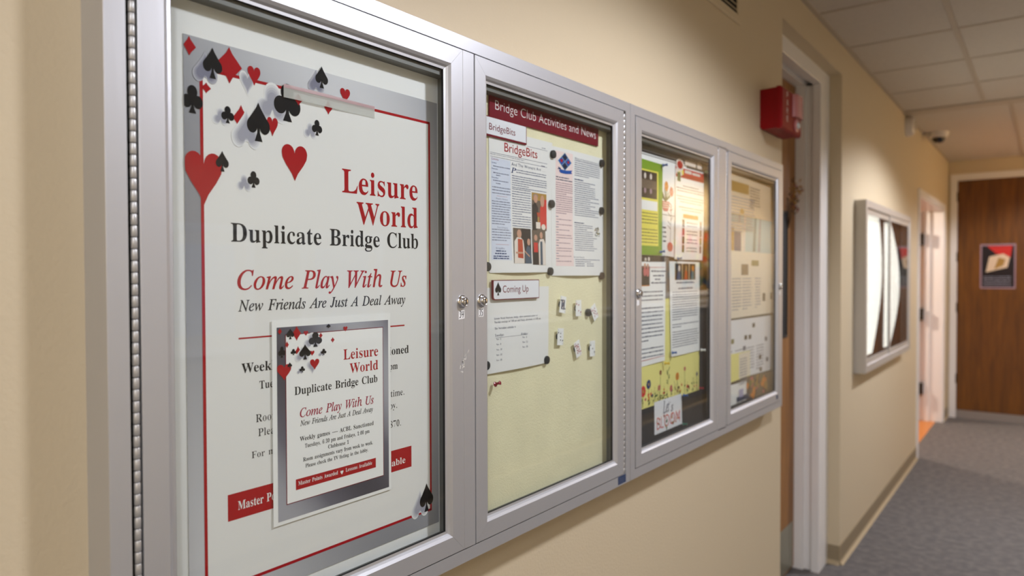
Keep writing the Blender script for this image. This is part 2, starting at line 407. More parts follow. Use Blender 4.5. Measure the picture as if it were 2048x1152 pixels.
  'p': '186|9,-65 9,-62 18,-60 24,-54 26,-32 26,132 22,143 10,147 10,155 72,155 72,131 85,148 102,158 124,159 143,152 153,143 163,129 174,96 173,57 161,23 142,3 118,-5 102,-4 91,0 74,16 76,-49 82,-58 99,-61 99,-70 9,-70|74,97 74,34 81,22 87,17 98,14 108,16 120,30 125,56 125,98 121,124 110,137 99,139 89,136 74,118',
  'r': '144|9,0 9,8 19,10 23,14 26,28 26,134 22,143 10,147 10,155 73,155 73,126 85,143 102,156 120,159 136,154 142,146 145,133 142,122 136,115 126,111 116,112 101,128 94,130 84,125 76,110 75,20 81,12 99,8 99,0',
  's': '144|18,-4 18,53 27,53 38,26 46,17 59,9 73,7 86,11 92,16 96,27 95,36 89,45 42,72 25,87 18,110 20,125 26,138 40,152 54,158 75,159 106,152 111,154 115,160 122,160 122,111 114,111 103,133 96,141 84,147 72,148 61,145 55,139 52,130 54,121 61,114 107,88 123,73 128,60 129,47 127,31 120,17 106,3 87,-4 65,-4 37,4 30,2 26,-4',
  't': '114|10,141 10,150 44,185 64,212 72,212 72,155 104,155 104,139 72,139 74,27 78,21 87,20 95,24 103,37 111,33 102,16 85,1 70,-4 52,-4 38,1 29,11 24,31 24,139',
  'u': '187|6,148 6,155 71,155 71,33 77,22 88,18 103,22 114,33 114,132 108,144 95,147 95,155 162,155 162,30 167,19 180,15 180,6 150,4 114,-5 114,20 99,5 80,-3 55,-4 38,3 28,16 23,36 22,136 18,144',
  'v': '153|-1,150 -1,155 82,155 82,147 68,145 65,137 92,61 121,135 116,144 102,147 102,155 152,155 152,147 141,142 132,127 80,-5 71,-5 16,131 10,142 -1,147',
  'w': '217|-5,150 -5,155 69,155 69,147 59,144 57,135 83,63 105,118 97,141 93,145 84,147 84,155 162,155 162,147 151,144 148,137 168,71 193,136 191,144 178,147 178,155 223,155 223,147 214,144 208,133 152,-5 144,-5 111,98 70,-5 61,-5 7,135 2,143 -5,147',
  'y': '150|-3,-42 -1,-32 4,-25 11,-21 22,-20 29,-23 35,-29 38,-48 46,-49 61,-30 70,-2 16,131 8,144 -2,147 -2,155 81,155 81,147 67,144 64,136 93,59 119,135 116,144 101,147 101,155 150,155 150,147 141,143 133,130 77,-23 61,-54 43,-67 20,-70 3,-60 -2,-51',
 },
 'I': {
  'A': '232|-42,0 -41,6 -25,9 -5,23 178,237 185,237 176,26 181,13 189,9 206,6 204,0 110,0 112,6 131,9 139,17 142,34 144,79 66,79 60,77 29,40 16,20 17,13 20,9 39,6 38,0|72,91 145,91 149,183',
  'C': '235|13,89 17,120 32,155 55,187 85,213 116,229 143,236 176,236 215,227 222,229 227,235 233,235 220,166 213,166 210,198 197,216 175,226 143,224 118,212 91,190 70,158 58,128 53,101 53,70 59,48 75,25 85,17 104,11 118,9 140,12 171,26 199,51 206,46 173,14 150,2 123,-4 88,-3 64,4 39,20 25,39 16,62',
  'D': '254|-18,0 -16,7 7,11 17,25 63,192 66,208 64,217 56,223 40,226 42,232 140,232 163,229 195,218 219,198 229,182 236,164 239,143 238,116 233,97 222,72 206,51 191,36 154,14 117,3 92,0|52,25 57,16 70,12 92,11 118,15 150,31 163,43 178,61 189,83 196,106 200,153 193,184 182,201 171,210 152,219 136,221 114,220 104,214 96,193',
  'F': '203|-15,0 -13,7 9,11 19,26 64,192 67,208 66,217 58,223 42,226 44,232 211,232 200,177 193,177 193,193 189,208 176,217 159,220 121,220 110,218 105,213 83,129 117,130 134,134 148,144 158,163 165,163 143,78 136,78 137,101 129,114 115,117 80,118 56,22 60,12 69,8 85,6 84,0',
  'J': '128|-26,25 -19,39 -6,43 1,41 8,34 9,26 6,13 9,6 21,7 28,19 78,209 77,216 73,221 48,225 50,232 146,232 144,226 122,221 114,210 71,50 62,29 51,13 38,2 28,-3 3,-5 -7,-2 -18,6 -23,13',
  'L': '224|-12,0 -10,7 12,11 22,25 69,198 71,210 68,218 61,223 45,226 47,232 139,232 137,226 124,224 115,220 105,204 62,44 58,22 63,14 76,12 119,12 149,16 174,30 185,43 199,66 206,66 184,0',
  'N': '250|-17,0 -15,7 -1,8 8,13 17,25 65,198 66,208 63,215 52,224 41,226 42,232 91,232 177,54 217,208 214,221 190,226 192,232 268,232 266,226 252,224 243,220 233,205 175,-5 169,-5 77,186 34,25 37,12 61,7 59,0',
  'P': '201|-17,0 -15,7 0,8 9,12 17,24 64,195 66,208 64,217 57,223 41,226 42,232 150,232 177,225 194,212 203,193 203,171 198,153 183,134 165,122 143,115 117,111 78,111 74,108 52,21 54,15 59,10 83,7 81,0|80,126 82,123 87,121 120,123 139,130 153,142 164,162 166,182 164,200 155,213 146,218 133,222 115,222 107,218 99,202',
  'U': '245|26,56 29,80 62,209 59,220 50,224 34,226 36,232 134,232 132,226 118,225 107,220 96,204 60,62 61,41 69,26 87,14 108,11 130,14 149,23 166,40 175,59 209,182 213,203 212,214 209,220 202,224 186,226 188,232 266,232 265,226 244,222 234,210 191,60 177,31 159,11 141,1 119,-4 92,-5 69,-1 51,8 37,21 29,37',
  'W': '296|20,226 21,232 115,232 113,226 100,225 90,221 84,210 77,58 161,177 161,205 159,216 150,223 134,226 135,232 224,232 222,226 202,222 196,208 188,60 282,203 285,213 284,220 276,224 261,226 263,232 333,232 332,226 317,221 297,199 160,-5 153,-5 160,155 48,-5 41,-5 49,205 46,216 42,221',
  'a': '171|-3,32 2,67 13,95 29,120 51,142 68,153 86,158 105,156 113,148 116,140 121,154 146,154 111,22 113,18 118,18 141,40 146,36 120,6 108,-2 98,-4 92,-3 86,2 85,18 95,59 64,16 47,2 34,-3 19,-3 6,3 -1,17|27,37 27,28 32,19 45,17 60,26 78,47 96,78 107,108 109,133 103,147 92,149 81,147 69,140 55,124 35,81',
  'd': '177|-4,37 0,62 11,90 28,117 50,139 70,152 90,158 109,157 121,147 138,218 133,226 117,227 118,234 171,243 172,235 117,25 119,17 127,16 140,25 153,40 158,36 147,22 123,0 111,-4 98,-2 92,6 91,17 101,56 79,24 62,7 45,-2 27,-4 13,0 3,10 -2,20|26,39 31,20 37,15 45,14 61,20 80,39 99,71 112,106 116,132 114,140 109,147 99,150 83,146 58,125 47,109 35,82 27,56',
  'e': '144|-2,49 2,74 12,99 29,123 47,139 68,152 92,158 111,157 124,148 129,136 127,123 119,108 110,99 90,87 73,80 31,71 29,41 33,27 40,18 52,13 72,15 91,24 110,41 116,36 95,15 78,4 59,-2 39,-3 25,0 14,7 5,18 0,32|32,79 62,86 88,103 101,126 102,139 99,146 93,149 82,148 63,135 45,111',
  'h': '201|12,0 59,224 58,232 53,237 33,241 36,255 98,255 71,138 75,138 97,165 120,180 145,182 164,174 171,162 173,143 156,57 155,27 158,20 166,18 187,26 193,16 172,1 152,-3 137,0 125,13 122,26 123,47 141,142 139,154 135,159 120,161 106,155 96,147 71,110 62,86 44,0',
  'i': '89|44,214 49,226 61,231 73,226 79,214 74,202 61,197 49,202|0,14 30,132 25,141 9,144 10,149 63,158 65,151 32,39 29,24 32,17 39,17 48,23 65,42 70,37 49,12 29,-1 16,-4 6,-1 1,6',
  'l': '86|-1,13 50,213 48,225 29,229 30,235 84,243 84,233 28,26 29,19 36,17 49,26 61,41 66,36 45,12 23,-2 14,-4 6,-1 1,5',
  'm': '275|-6,0 30,128 28,139 8,144 10,150 61,158 65,157 45,89 70,119 92,141 122,157 140,157 147,153 151,147 151,131 142,92 175,132 196,149 205,154 224,158 237,155 242,150 244,138 243,126 217,23 220,18 227,18 236,25 249,43 254,38 242,20 223,2 211,-3 201,-3 192,1 188,11 190,32 215,122 214,133 206,137 194,134 180,124 154,92 130,49 114,0 88,0 121,117 122,132 113,137 103,134 88,124 59,93 40,57 20,0',
  'n': '182|-6,0 31,127 28,139 9,142 10,148 66,157 46,89 77,125 105,148 128,157 140,156 146,153 151,143 150,124 123,23 125,18 132,17 141,24 156,45 161,41 149,21 137,7 124,-2 109,-4 99,0 95,10 98,33 121,124 120,133 112,137 102,134 87,123 55,86 37,50 21,0',
  'o': '175|-2,51 3,80 17,107 38,131 64,149 92,158 119,156 138,147 151,131 156,115 157,99 154,82 146,60 120,26 90,5 59,-4 41,-3 26,2 13,11 4,24|28,42 34,17 40,11 50,6 63,6 73,10 95,28 115,60 126,96 125,129 116,144 105,149 91,148 78,143 62,130 48,110 36,85 29,60',
  'r': '112|-6,0 28,128 25,138 6,142 7,148 62,157 45,90 71,131 86,149 99,157 112,156 117,150 119,141 113,126 106,121 96,121 88,126 85,134 56,95 33,42 20,0',
  's': '124|-11,-2 -4,53 2,53 5,32 10,21 17,12 25,7 38,5 49,8 57,15 62,25 63,37 59,50 30,89 22,107 21,127 26,141 38,152 53,157 74,157 97,151 102,153 104,157 110,157 103,107 98,107 91,133 78,147 65,149 57,148 50,142 46,134 46,125 50,115 78,77 88,57 89,35 80,15 65,3 50,-3 29,-4 3,3 -2,2 -4,-2',
  't': '93|0,13 33,141 10,141 11,148 34,158 55,177 68,196 76,196 63,152 91,152 89,141 60,141 30,24 31,17 38,16 47,21 62,40 67,34 48,11 29,-2 16,-4 7,-2 3,3',
  'u': '182|2,19 6,45 28,130 25,140 7,144 8,150 59,158 64,156 30,32 31,20 40,16 50,19 62,27 92,62 116,108 131,154 157,154 123,24 126,17 133,17 142,23 157,42 162,37 137,6 124,-1 111,-4 101,-2 95,6 96,29 110,77 74,27 58,11 43,1 28,-4 14,-3 5,5',
  'w': '223|-2,144 -1,150 34,158 42,157 47,130 49,46 119,158 125,158 138,35 176,82 191,107 194,121 182,138 182,147 184,153 193,158 202,157 209,149 211,137 205,113 188,83 120,-4 115,-4 102,110 30,-4 24,-4 20,122 14,139 8,143',
  'y': '135|-39,-62 -36,-55 -29,-50 -21,-49 -6,-54 2,-52 40,-3 14,122 4,139 -12,144 -11,149 28,158 34,156 42,129 61,29 98,89 108,111 106,124 93,137 93,150 102,157 117,155 123,147 125,136 116,104 88,51 43,-17 13,-53 -11,-73 -20,-76 -30,-75 -37,-69',
 },
 'S': {
  "'": '94|25,351 25,300 37,231 58,231 69,300 69,358 25,358',
  ',': '110|23,33 25,22 30,13 38,7 48,5 49,-2 46,-25 40,-39 30,-50 30,-59 55,-47 74,-30 84,-9 87,24 78,48 67,58 60,61 46,61 36,57 25,44',
  '-': '162|20,99 20,87 142,87 142,134 20,134',
  '.': '109|25,26 27,14 33,4 43,-2 55,-5 66,-2 76,4 82,14 85,26 82,37 76,47 66,53 55,56 43,53 33,47 27,37',
  '0': '250|15,171 17,133 23,99 32,69 45,44 61,23 80,8 101,-1 125,-5 149,-1 170,8 189,23 205,44 218,69 227,99 233,133 235,171 233,208 227,242 218,272 205,297 189,318 170,333 149,342 125,346 101,342 80,333 61,318 45,297 32,272 23,242 17,208|64,171 68,224 73,246 89,279 99,290 111,297 125,299 139,297 151,290 161,279 177,246 185,199 185,142 182,117 177,95 161,62 151,51 139,44 125,42 111,44 99,51 89,62 73,95 68,117',
  '1': '250|101,128 101,0 150,0 150,341 101,341',
  '2': '250|17,0 233,0 233,47 103,47 151,107 184,156 203,198 207,219 207,262 201,282 192,300 180,316 164,328 147,338 127,344 105,346 84,344 54,333 24,313 24,252 44,273 64,288 92,297 113,296 134,287 150,270 158,247 160,234 154,197 136,161 95,101 17,4',
  '3': '250|32,48 32,15 69,1 105,-5 127,-3 148,3 166,12 182,24 195,39 204,57 210,77 212,99 205,137 193,159 185,168 163,180 190,202 201,220 206,243 205,276 199,293 191,308 179,321 165,332 147,339 128,344 88,345 64,340 41,331 41,285 78,297 111,298 133,291 148,278 153,269 156,259 156,237 148,219 131,206 120,202 90,199 90,154 122,150 134,145 153,130 162,109 163,97 159,74 154,65 140,51 120,43 99,42 80,46 51,57 32,68',
  '4': '250|6,112 150,112 150,0 199,0 199,112 236,112 236,123 236,156 199,156 199,346 178,346 6,135|71,156 150,253 150,156',
  '5': '250|25,61 25,16 56,3 86,-3 131,-2 152,4 171,13 187,26 201,42 211,61 217,82 219,105 217,127 210,148 200,167 186,183 168,196 147,206 122,211 95,212 95,297 202,297 202,341 51,341 51,164 77,168 101,168 121,164 138,157 152,146 162,134 168,119 170,104 169,91 158,69 139,53 127,47 100,42 81,44 53,52 25,67',
  '6': '250|22,117 24,91 30,67 40,47 52,29 68,15 87,4 108,-2 132,-5 152,-2 171,4 188,13 203,26 215,41 224,58 230,77 233,98 231,118 225,137 217,154 205,168 191,180 175,189 157,195 121,196 84,183 99,219 123,253 153,283 188,308 159,346 127,322 100,297 76,270 57,241 42,211 31,180 24,148|70,113 73,133 94,144 120,150 150,147 167,136 179,119 184,98 180,75 168,57 151,46 129,42 116,44 92,56 83,66 76,79 71,95',
  '7': '250|25,295 172,295 47,15 91,-5 245,341 25,341',
  '8': '250|16,93 18,73 24,54 34,38 48,24 64,12 83,3 103,-3 126,-5 148,-3 169,3 187,12 203,23 216,38 226,54 232,72 234,92 231,117 215,150 198,167 187,174 205,190 223,217 228,237 227,267 221,286 212,303 200,317 186,329 168,338 149,344 128,346 107,344 87,338 69,329 54,317 41,303 32,286 26,268 25,237 35,207 47,189 65,174 43,158 28,140 19,118|73,249 77,269 88,285 105,295 128,299 149,295 165,284 176,268 180,248 176,228 164,212 147,201 127,197 106,201 89,212 77,229|65,96 69,118 82,135 101,146 126,150 150,146 168,135 181,118 185,96 181,76 170,58 151,46 125,42 101,46 82,57 69,74',
  '9': '250|18,245 20,224 25,206 34,189 46,174 60,162 77,153 95,147 115,145 142,149 168,160 155,127 134,93 103,61 64,32 94,-5 122,16 149,40 172,67 192,96 208,126 220,158 228,190 231,221 228,247 222,271 213,292 200,310 184,325 166,336 145,343 122,346 99,343 79,337 61,327 46,314 34,299 25,282 20,263|67,245 71,267 76,276 91,290 111,298 134,298 155,288 170,271 176,261 180,238 178,210 157,198 137,193 125,192 102,196 93,201 77,215 68,234',
  '?': '167|40,134 42,118 47,106 56,96 70,88 71,107 78,128 119,195 132,220 141,246 145,273 144,285 135,310 116,331 102,339 85,344 65,346 41,298 63,301 82,295 94,281 96,267 94,250 87,234 49,170 42,153|47,26 49,14 56,4 65,-2 77,-5 89,-2 98,4 105,14 107,26 105,37 98,47 89,53 77,56 65,53 56,47 49,37',
  'A': '334|0,0 50,0 93,101 147,101 238,101 284,0 334,0 181,343 147,343|112,145 163,268 218,145',
  'B': '282|38,0 155,0 184,2 209,8 229,18 245,30 257,44 265,59 272,91 270,108 259,137 238,160 224,169 190,180 213,194 229,210 238,230 242,254 235,286 228,300 217,314 202,325 184,333 162,339 137,341 38,341|87,195 87,297 147,296 160,293 178,283 188,268 191,250 187,226 173,209 151,198 136,196|87,44 87,151 146,151 179,147 203,136 216,119 221,98 218,79 206,61 196,54 168,45',
  'C': '354|24,166 27,138 35,109 48,80 68,54 94,30 125,12 163,0 227,-4 277,4 332,26 332,79 287,56 257,46 227,41 183,43 156,50 133,61 113,77 97,95 85,117 77,142 75,170 77,197 85,222 97,244 113,263 133,279 156,291 182,298 225,300 268,292 297,281 328,265 328,318 265,339 224,345 172,342 136,332 104,316 77,295 55,268 38,238 28,203',
  'D': '375|38,0 171,0 211,4 247,14 278,31 304,52 324,78 340,107 349,138 352,171 349,201 341,231 328,260 309,286 283,308 252,326 214,337 171,341 38,341|87,107 87,297 163,297 196,294 225,287 248,275 268,259 283,241 293,219 299,196 300,153 288,112 275,92 257,73 233,58 203,48 165,44 87,44',
  'E': '250|38,0 236,0 236,44 87,44 87,150 226,150 226,194 87,194 87,297 231,297 231,341 38,341',
  'F': '235|38,0 87,0 87,159 220,159 220,203 87,203 87,297 220,297 220,341 38,341',
  'H': '365|38,0 87,0 87,149 134,149 278,149 278,0 327,0 327,341 278,341 278,193 87,193 87,341 38,341',
  'I': '125|38,0 87,0 87,341 38,341',
  'J': '125|-31,-69 -22,-114 17,-113 37,-107 53,-97 66,-83 75,-67 82,-48 87,-4 87,341 38,341 38,11 34,-38 22,-57 12,-64 -1,-67',
  'K': '328|38,0 87,0 87,169 260,0 328,0 143,180 291,341 230,341 87,185 87,341 38,341',
  'L': '245|37,0 240,0 240,44 86,44 86,341 37,341',
  'M': '390|37,0 86,0 86,266 192,134 200,134 306,266 306,0 355,0 355,341 309,341 196,201 83,341 37,341',
  'N': '390|37,0 83,0 83,263 311,0 353,0 353,341 307,341 307,77 76,341 37,341',
  'O': '412|23,171 26,136 35,104 51,74 72,48 98,26 129,10 165,-1 205,-5 246,-1 282,10 314,27 340,49 361,75 376,104 386,137 389,171 386,205 376,238 361,268 339,294 313,315 282,332 246,342 206,346 166,342 130,331 99,315 73,293 51,267 36,238 26,205|73,171 76,198 83,222 95,245 111,264 130,279 153,291 178,298 206,301 233,298 259,291 281,279 301,264 317,245 328,222 336,198 339,171 336,144 328,119 317,97 301,78 281,62 259,50 233,43 206,41 178,43 153,50 130,62 111,78 95,97 83,119 76,144',
  'P': '255|35,0 84,0 84,148 163,149 186,155 206,164 222,175 234,189 243,206 248,224 250,243 244,281 235,298 224,312 209,324 190,333 168,339 35,341|84,192 84,297 157,296 169,292 187,280 197,264 200,245 195,222 183,206 164,195 153,192',
  'Q': '412|23,171 25,139 33,110 45,83 62,59 83,39 108,21 135,8 166,0 202,-25 242,-46 286,-61 309,-67 333,-70 377,-26 350,-28 322,-26 289,-16 248,-1 278,8 305,22 329,39 350,60 367,84 379,110 387,139 390,170 386,206 376,239 360,269 338,295 312,316 282,332 247,342 211,346 171,342 135,333 102,317 75,297 53,271 36,241 26,208|73,170 80,212 89,234 103,255 121,273 144,287 173,297 209,301 236,298 261,290 283,279 302,263 318,243 330,221 337,196 340,169 337,144 330,120 318,98 303,79 284,63 262,51 237,43 210,41 178,43 150,51 126,63 107,79 92,99 82,121 75,145',
  'R': '302|39,0 88,0 88,148 90,148 126,146 146,135 157,125 183,93 244,0 302,0 219,123 201,145 180,162 204,176 222,194 233,218 237,246 235,267 229,285 219,302 206,315 190,326 171,334 149,339 39,341|87,232 88,299 135,298 149,295 170,285 182,269 186,248 183,227 172,209 152,197 137,193 88,192',
  'S': '229|20,255 26,223 43,198 67,178 144,126 161,106 168,83 164,68 154,54 137,44 112,40 87,43 64,52 42,68 22,89 22,27 44,13 67,3 104,-4 137,-3 156,2 172,11 186,22 197,35 206,51 211,69 213,88 207,124 190,152 166,173 89,222 72,239 66,261 70,277 81,290 98,299 120,302 138,300 157,294 178,283 200,266 200,322 172,336 143,344 101,344 81,339 63,331 48,321 36,308 27,292 22,274',
  'T': '302|9,297 127,297 127,0 176,0 176,297 294,297 294,341 9,341',
  'U': '354|31,182 31,129 34,97 43,69 56,46 75,27 96,13 120,3 146,-3 173,-5 208,-2 239,5 265,17 286,33 303,53 315,77 322,104 324,134 324,341 275,341 275,143 273,109 268,91 259,75 247,62 231,52 211,45 187,41 163,41 142,45 124,52 108,63 95,75 87,88 82,105 80,126 80,341 31,341',
  'W': '521|0,341 138,-3 148,-3 261,276 373,-3 382,-3 521,341 472,341 379,106 284,341 238,341 143,106 49,341',
  'a': '214|13,51 17,30 28,12 45,0 56,-3 76,-4 91,-1 114,8 128,19 133,8 140,1 156,-4 177,-3 206,13 206,40 184,28 177,29 174,34 172,173 167,188 150,211 124,225 109,228 80,229 59,225 40,217 18,199 18,150 34,167 52,178 70,185 98,186 113,182 123,172 128,157 129,136 62,111 38,98 20,79 15,66|58,59 59,68 70,83 90,96 129,111 129,46 120,38 100,28 77,29 63,40',
  'b': '250|30,95 30,13 68,0 113,-5 140,-2 163,4 184,14 201,28 215,45 225,66 231,90 233,117 231,140 226,162 217,181 206,197 191,211 175,221 156,227 136,229 104,224 74,209 74,341 30,341|74,45 74,166 94,181 112,188 138,188 151,183 170,168 183,143 188,111 186,95 176,69 158,49 133,39 108,38',
  'c': '219|21,108 23,84 29,63 39,43 52,27 69,14 88,4 110,-2 135,-5 171,-1 202,9 202,53 156,38 126,39 111,43 87,57 78,68 67,95 66,112 67,128 77,156 95,176 107,183 120,187 149,187 171,180 197,166 197,214 166,225 132,229 107,227 85,221 66,210 51,196 38,179 28,158 22,134',
  'd': '255|22,118 24,92 30,69 39,49 51,32 67,18 86,8 107,2 226,0 226,341 181,341 181,220 156,227 134,229 110,227 89,221 70,211 53,198 40,181 30,162 24,141|68,111 73,143 79,156 98,177 124,188 140,189 160,187 181,181 181,38 118,39 92,50 76,69 71,82',
  'e': '240|21,115 22,92 28,70 37,50 49,32 64,17 83,5 105,-2 130,-5 156,-3 189,6 219,22 219,65 190,49 170,42 151,38 125,39 112,42 89,55 74,76 68,90 65,106 223,106 221,135 216,160 208,181 197,198 182,212 166,221 147,227 126,229 103,227 83,221 65,211 50,198 37,181 28,162 22,139|66,135 73,159 86,176 104,187 127,191 148,187 164,176 175,158 179,135',
  'f': '125|5,185 36,185 36,0 81,0 81,185 121,185 121,225 81,225 83,269 91,287 105,298 128,302 148,298 148,341 121,346 99,344 80,336 58,317 48,301 40,282 36,256 36,225 5,225',
  'g': '214|0,-47 2,-61 8,-74 17,-86 44,-104 62,-110 104,-115 148,-110 166,-104 193,-86 202,-73 208,-59 210,-44 206,-23 195,-5 175,9 161,15 93,32 80,39 76,48 79,56 86,61 140,74 154,81 171,95 184,120 188,148 183,166 165,190 211,190 211,225 96,223 60,213 46,204 35,193 27,179 22,164 20,141 23,124 29,109 39,96 70,76 49,67 40,59 35,49 37,33 57,15 31,6 14,-7 3,-25|60,146 64,161 73,174 87,183 105,186 121,183 135,174 145,162 148,147 145,130 136,116 122,108 105,105 87,107 72,116 63,129|42,-45 46,-31 56,-21 72,-14 93,-11 128,-15 150,-23 164,-37 167,-47 162,-61 150,-71 131,-77 105,-80 78,-77 58,-71 46,-60',
  'h': '250|31,85 31,0 75,0 75,161 97,182 110,189 131,194 149,190 157,185 168,171 174,151 175,0 220,0 220,138 214,178 198,206 187,216 159,228 134,228 115,224 98,215 75,195 75,341 31,341',
  'i': '110|33,0 77,0 77,225 33,225|29,293 31,282 36,274 45,268 55,266 65,268 74,274 79,282 82,293 79,303 74,311 65,317 55,319 45,317 36,311 31,303',
  'l': '110|33,0 77,0 77,341 33,341',
  'm': '386|30,56 30,0 74,0 74,163 94,181 107,188 130,192 146,189 159,179 163,172 170,152 171,0 215,0 215,163 247,187 259,191 274,191 291,184 298,178 308,162 311,151 312,0 356,0 356,141 351,177 344,192 325,215 298,227 270,228 249,222 230,211 207,189 186,213 160,226 140,229 116,224 91,210 74,195 74,225 30,225',
  'n': '250|31,56 31,0 75,0 75,161 97,182 110,189 124,193 141,193 149,190 163,179 172,161 174,151 175,0 220,0 218,160 214,179 197,207 173,224 158,228 134,228 106,220 90,209 75,195 75,225 31,225',
  'o': '276|18,115 20,90 27,67 37,47 51,29 69,15 89,4 112,-2 137,-5 162,-2 186,4 207,14 224,28 239,46 249,66 256,89 258,115 256,139 249,160 238,180 224,197 206,210 185,220 162,227 137,229 112,227 90,220 70,210 52,196 38,179 27,160 20,138|64,115 69,144 84,168 107,183 136,189 167,183 191,168 207,144 213,114 207,81 192,57 168,41 136,36 107,41 84,57 69,82',
  'p': '250|29,-73 29,-115 73,-115 73,6 107,-4 142,-2 164,4 183,14 200,28 213,44 224,64 230,86 232,111 230,137 224,160 214,179 200,195 182,208 160,217 134,223 29,225|73,46 73,185 131,183 158,174 176,155 185,128 185,95 175,68 156,48 130,37 104,36',
  'r': '198|35,0 79,0 80,132 83,145 95,166 112,181 134,187 153,180 175,165 199,203 185,214 158,227 145,229 129,226 105,208 79,173 79,225 35,225',
  's': '192|20,52 21,16 51,3 69,-2 99,-5 128,0 151,14 160,23 171,47 173,62 166,85 146,108 80,152 70,161 68,170 70,178 76,184 97,190 126,184 162,167 162,211 128,224 96,229 65,225 42,213 34,204 23,182 22,168 27,147 38,130 55,115 111,81 122,71 127,60 124,49 117,42 94,35 61,42 21,64',
  't': '167|0,185 39,185 40,51 49,26 57,16 80,1 112,-5 139,0 166,11 166,52 140,40 110,36 100,39 90,47 84,60 84,70 84,185 155,185 155,225 84,225 84,271 0,190',
  'u': '250|30,102 31,65 43,32 52,19 76,1 108,-5 125,-2 151,9 174,29 174,0 219,0 219,225 174,225 174,64 162,50 149,41 128,33 100,36 86,45 77,61 75,82 75,225 30,225',
  'v': '219|2,225 103,-5 118,-5 217,225 170,225 111,87 50,225',
  'w': '360|0,225 100,-5 104,-5 114,-5 180,153 247,-5 261,-5 360,225 312,225 254,89 197,225 164,225 107,89 48,225',
  'y': '219|0,225 87,48 11,-115 60,-115 219,225 169,225 111,98 51,225',
 },
}


# ------------------------------------------------------------------ mesh helpers
def inside(q, p):
    c = False
    for i in range(len(p)):
        (x0, y0), (x1, y1) = p[i - 1], p[i]
        if (y0 > q[1]) != (y1 > q[1]) and q[0] < (x1 - x0) * (q[1] - y0) / (y1 - y0) + x0:
            c = not c
    return c

def ear(polys):
    """triangles (indices into the joined point list); a contour inside another is its hole"""
    start, n = [], 0
    for p in polys:
        start.append(n)
        n += len(p)
    outer = [i for i, p in enumerate(polys) if not any(j != i and inside(p[0], q) for j, q in enumerate(polys))]
    tris = []
    for i in outer:
        grp = [i] + [j for j in range(len(polys)) if j not in outer and inside(polys[j][0], polys[i])]
        idx = [start[g] + k for g in grp for k in range(len(polys[g]))]
        for t in tessellate_polygon([[Vector((x, y, 0)) for x, y in polys[g]] for g in grp]):
            tris.append(tuple(idx[k] for k in t))
    return tris

def offset_poly(p, dx, dy):
    """move outline points along their outward side by dx across and dy upward"""
    n = len(p)
    out = []
    for i in range(n):
        a, b, c = p[i - 1], p[i], p[(i + 1) % n]
        e1 = (b[0] - a[0], b[1] - a[1])
        e2 = (c[0] - b[0], c[1] - b[1])
        l1 = math.hypot(*e1) or 1e-9
        l2 = math.hypot(*e2) or 1e-9
        nx = -(e1[1] / l1 + e2[1] / l2)
        ny = (e1[0] / l1 + e2[0] / l2)
        l = math.hypot(nx, ny) or 1e-9
        k = min(2.0 / l, 1.6)                       # mitre length, limited at sharp corners
        out.append((b[0] + nx / l * k * dx, b[1] + ny / l * k * dy))
    return out

# style: (glyph set, horizontal swell, vertical swell) in 1/500 em
STYLE = {'semi': ('B', -2.0, 1.5), 'reg': ('B', -7.0, 0.5), 'bold': ('B', 0, 0.5), 'ital': ('I', 3.5, 3.0),
         'sans': ('S', 0.0, 0.0), 'sansb': ('S', 9.0, 6.0)}
CAPH = {'B': 228.0, 'I': 228.0, 'S': 341.0}
EXTRA = {'.': (105, [[(30, 0), (66, 0), (66, 34), (30, 34)]]),
         ',': (105, [[(30, 34), (66, 34), (66, 6), (40, -44), (28, -40), (44, 0), (30, 0)]]),
         ':': (120, [[(36, 0), (72, 0), (72, 34), (36, 34)], [(36, 120), (72, 120), (72, 154), (36, 154)]]),
         '-': (150, [[(20, 72), (130, 72), (130, 96), (20, 96)]]),
         '~': (440, [[(20, 72), (420, 72), (420, 96), (20, 96)]])}
_gc = {}

def glyph(style, ch):
    key = (style, ch)
    if key in _gc:
        return _gc[key]
    fs, dx, dy = STYLE[style]
    raw = GLYPHS[fs].get(ch)
    if raw is None:
        if ch in EXTRA:
            k = 1.5 if fs == 'S' else 1.0
            a, ps = EXTRA[ch]
            polys = [[(x * k, y * k) for x, y in p] for p in ps]
            a *= k
        else:
            _gc[key] = (130 if fs != 'S' else 150, [], [])
            return _gc[key]
    else:
        parts = raw.split('|')
        a = float(parts[0])
        polys = [[tuple(map(float, q.split(','))) for q in p.split()] for p in parts[1:]]
        if dx or dy:
            polys = [offset_poly(p, dx, dy) for p in polys]
    flat = [q for p in polys for q in p]
    tris = ear(polys) if polys else []
    _gc[key] = (a, flat, tris)
    return _gc[key]

def text_width(s, style):
    return sum(glyph(style, c)[0] for c in s)

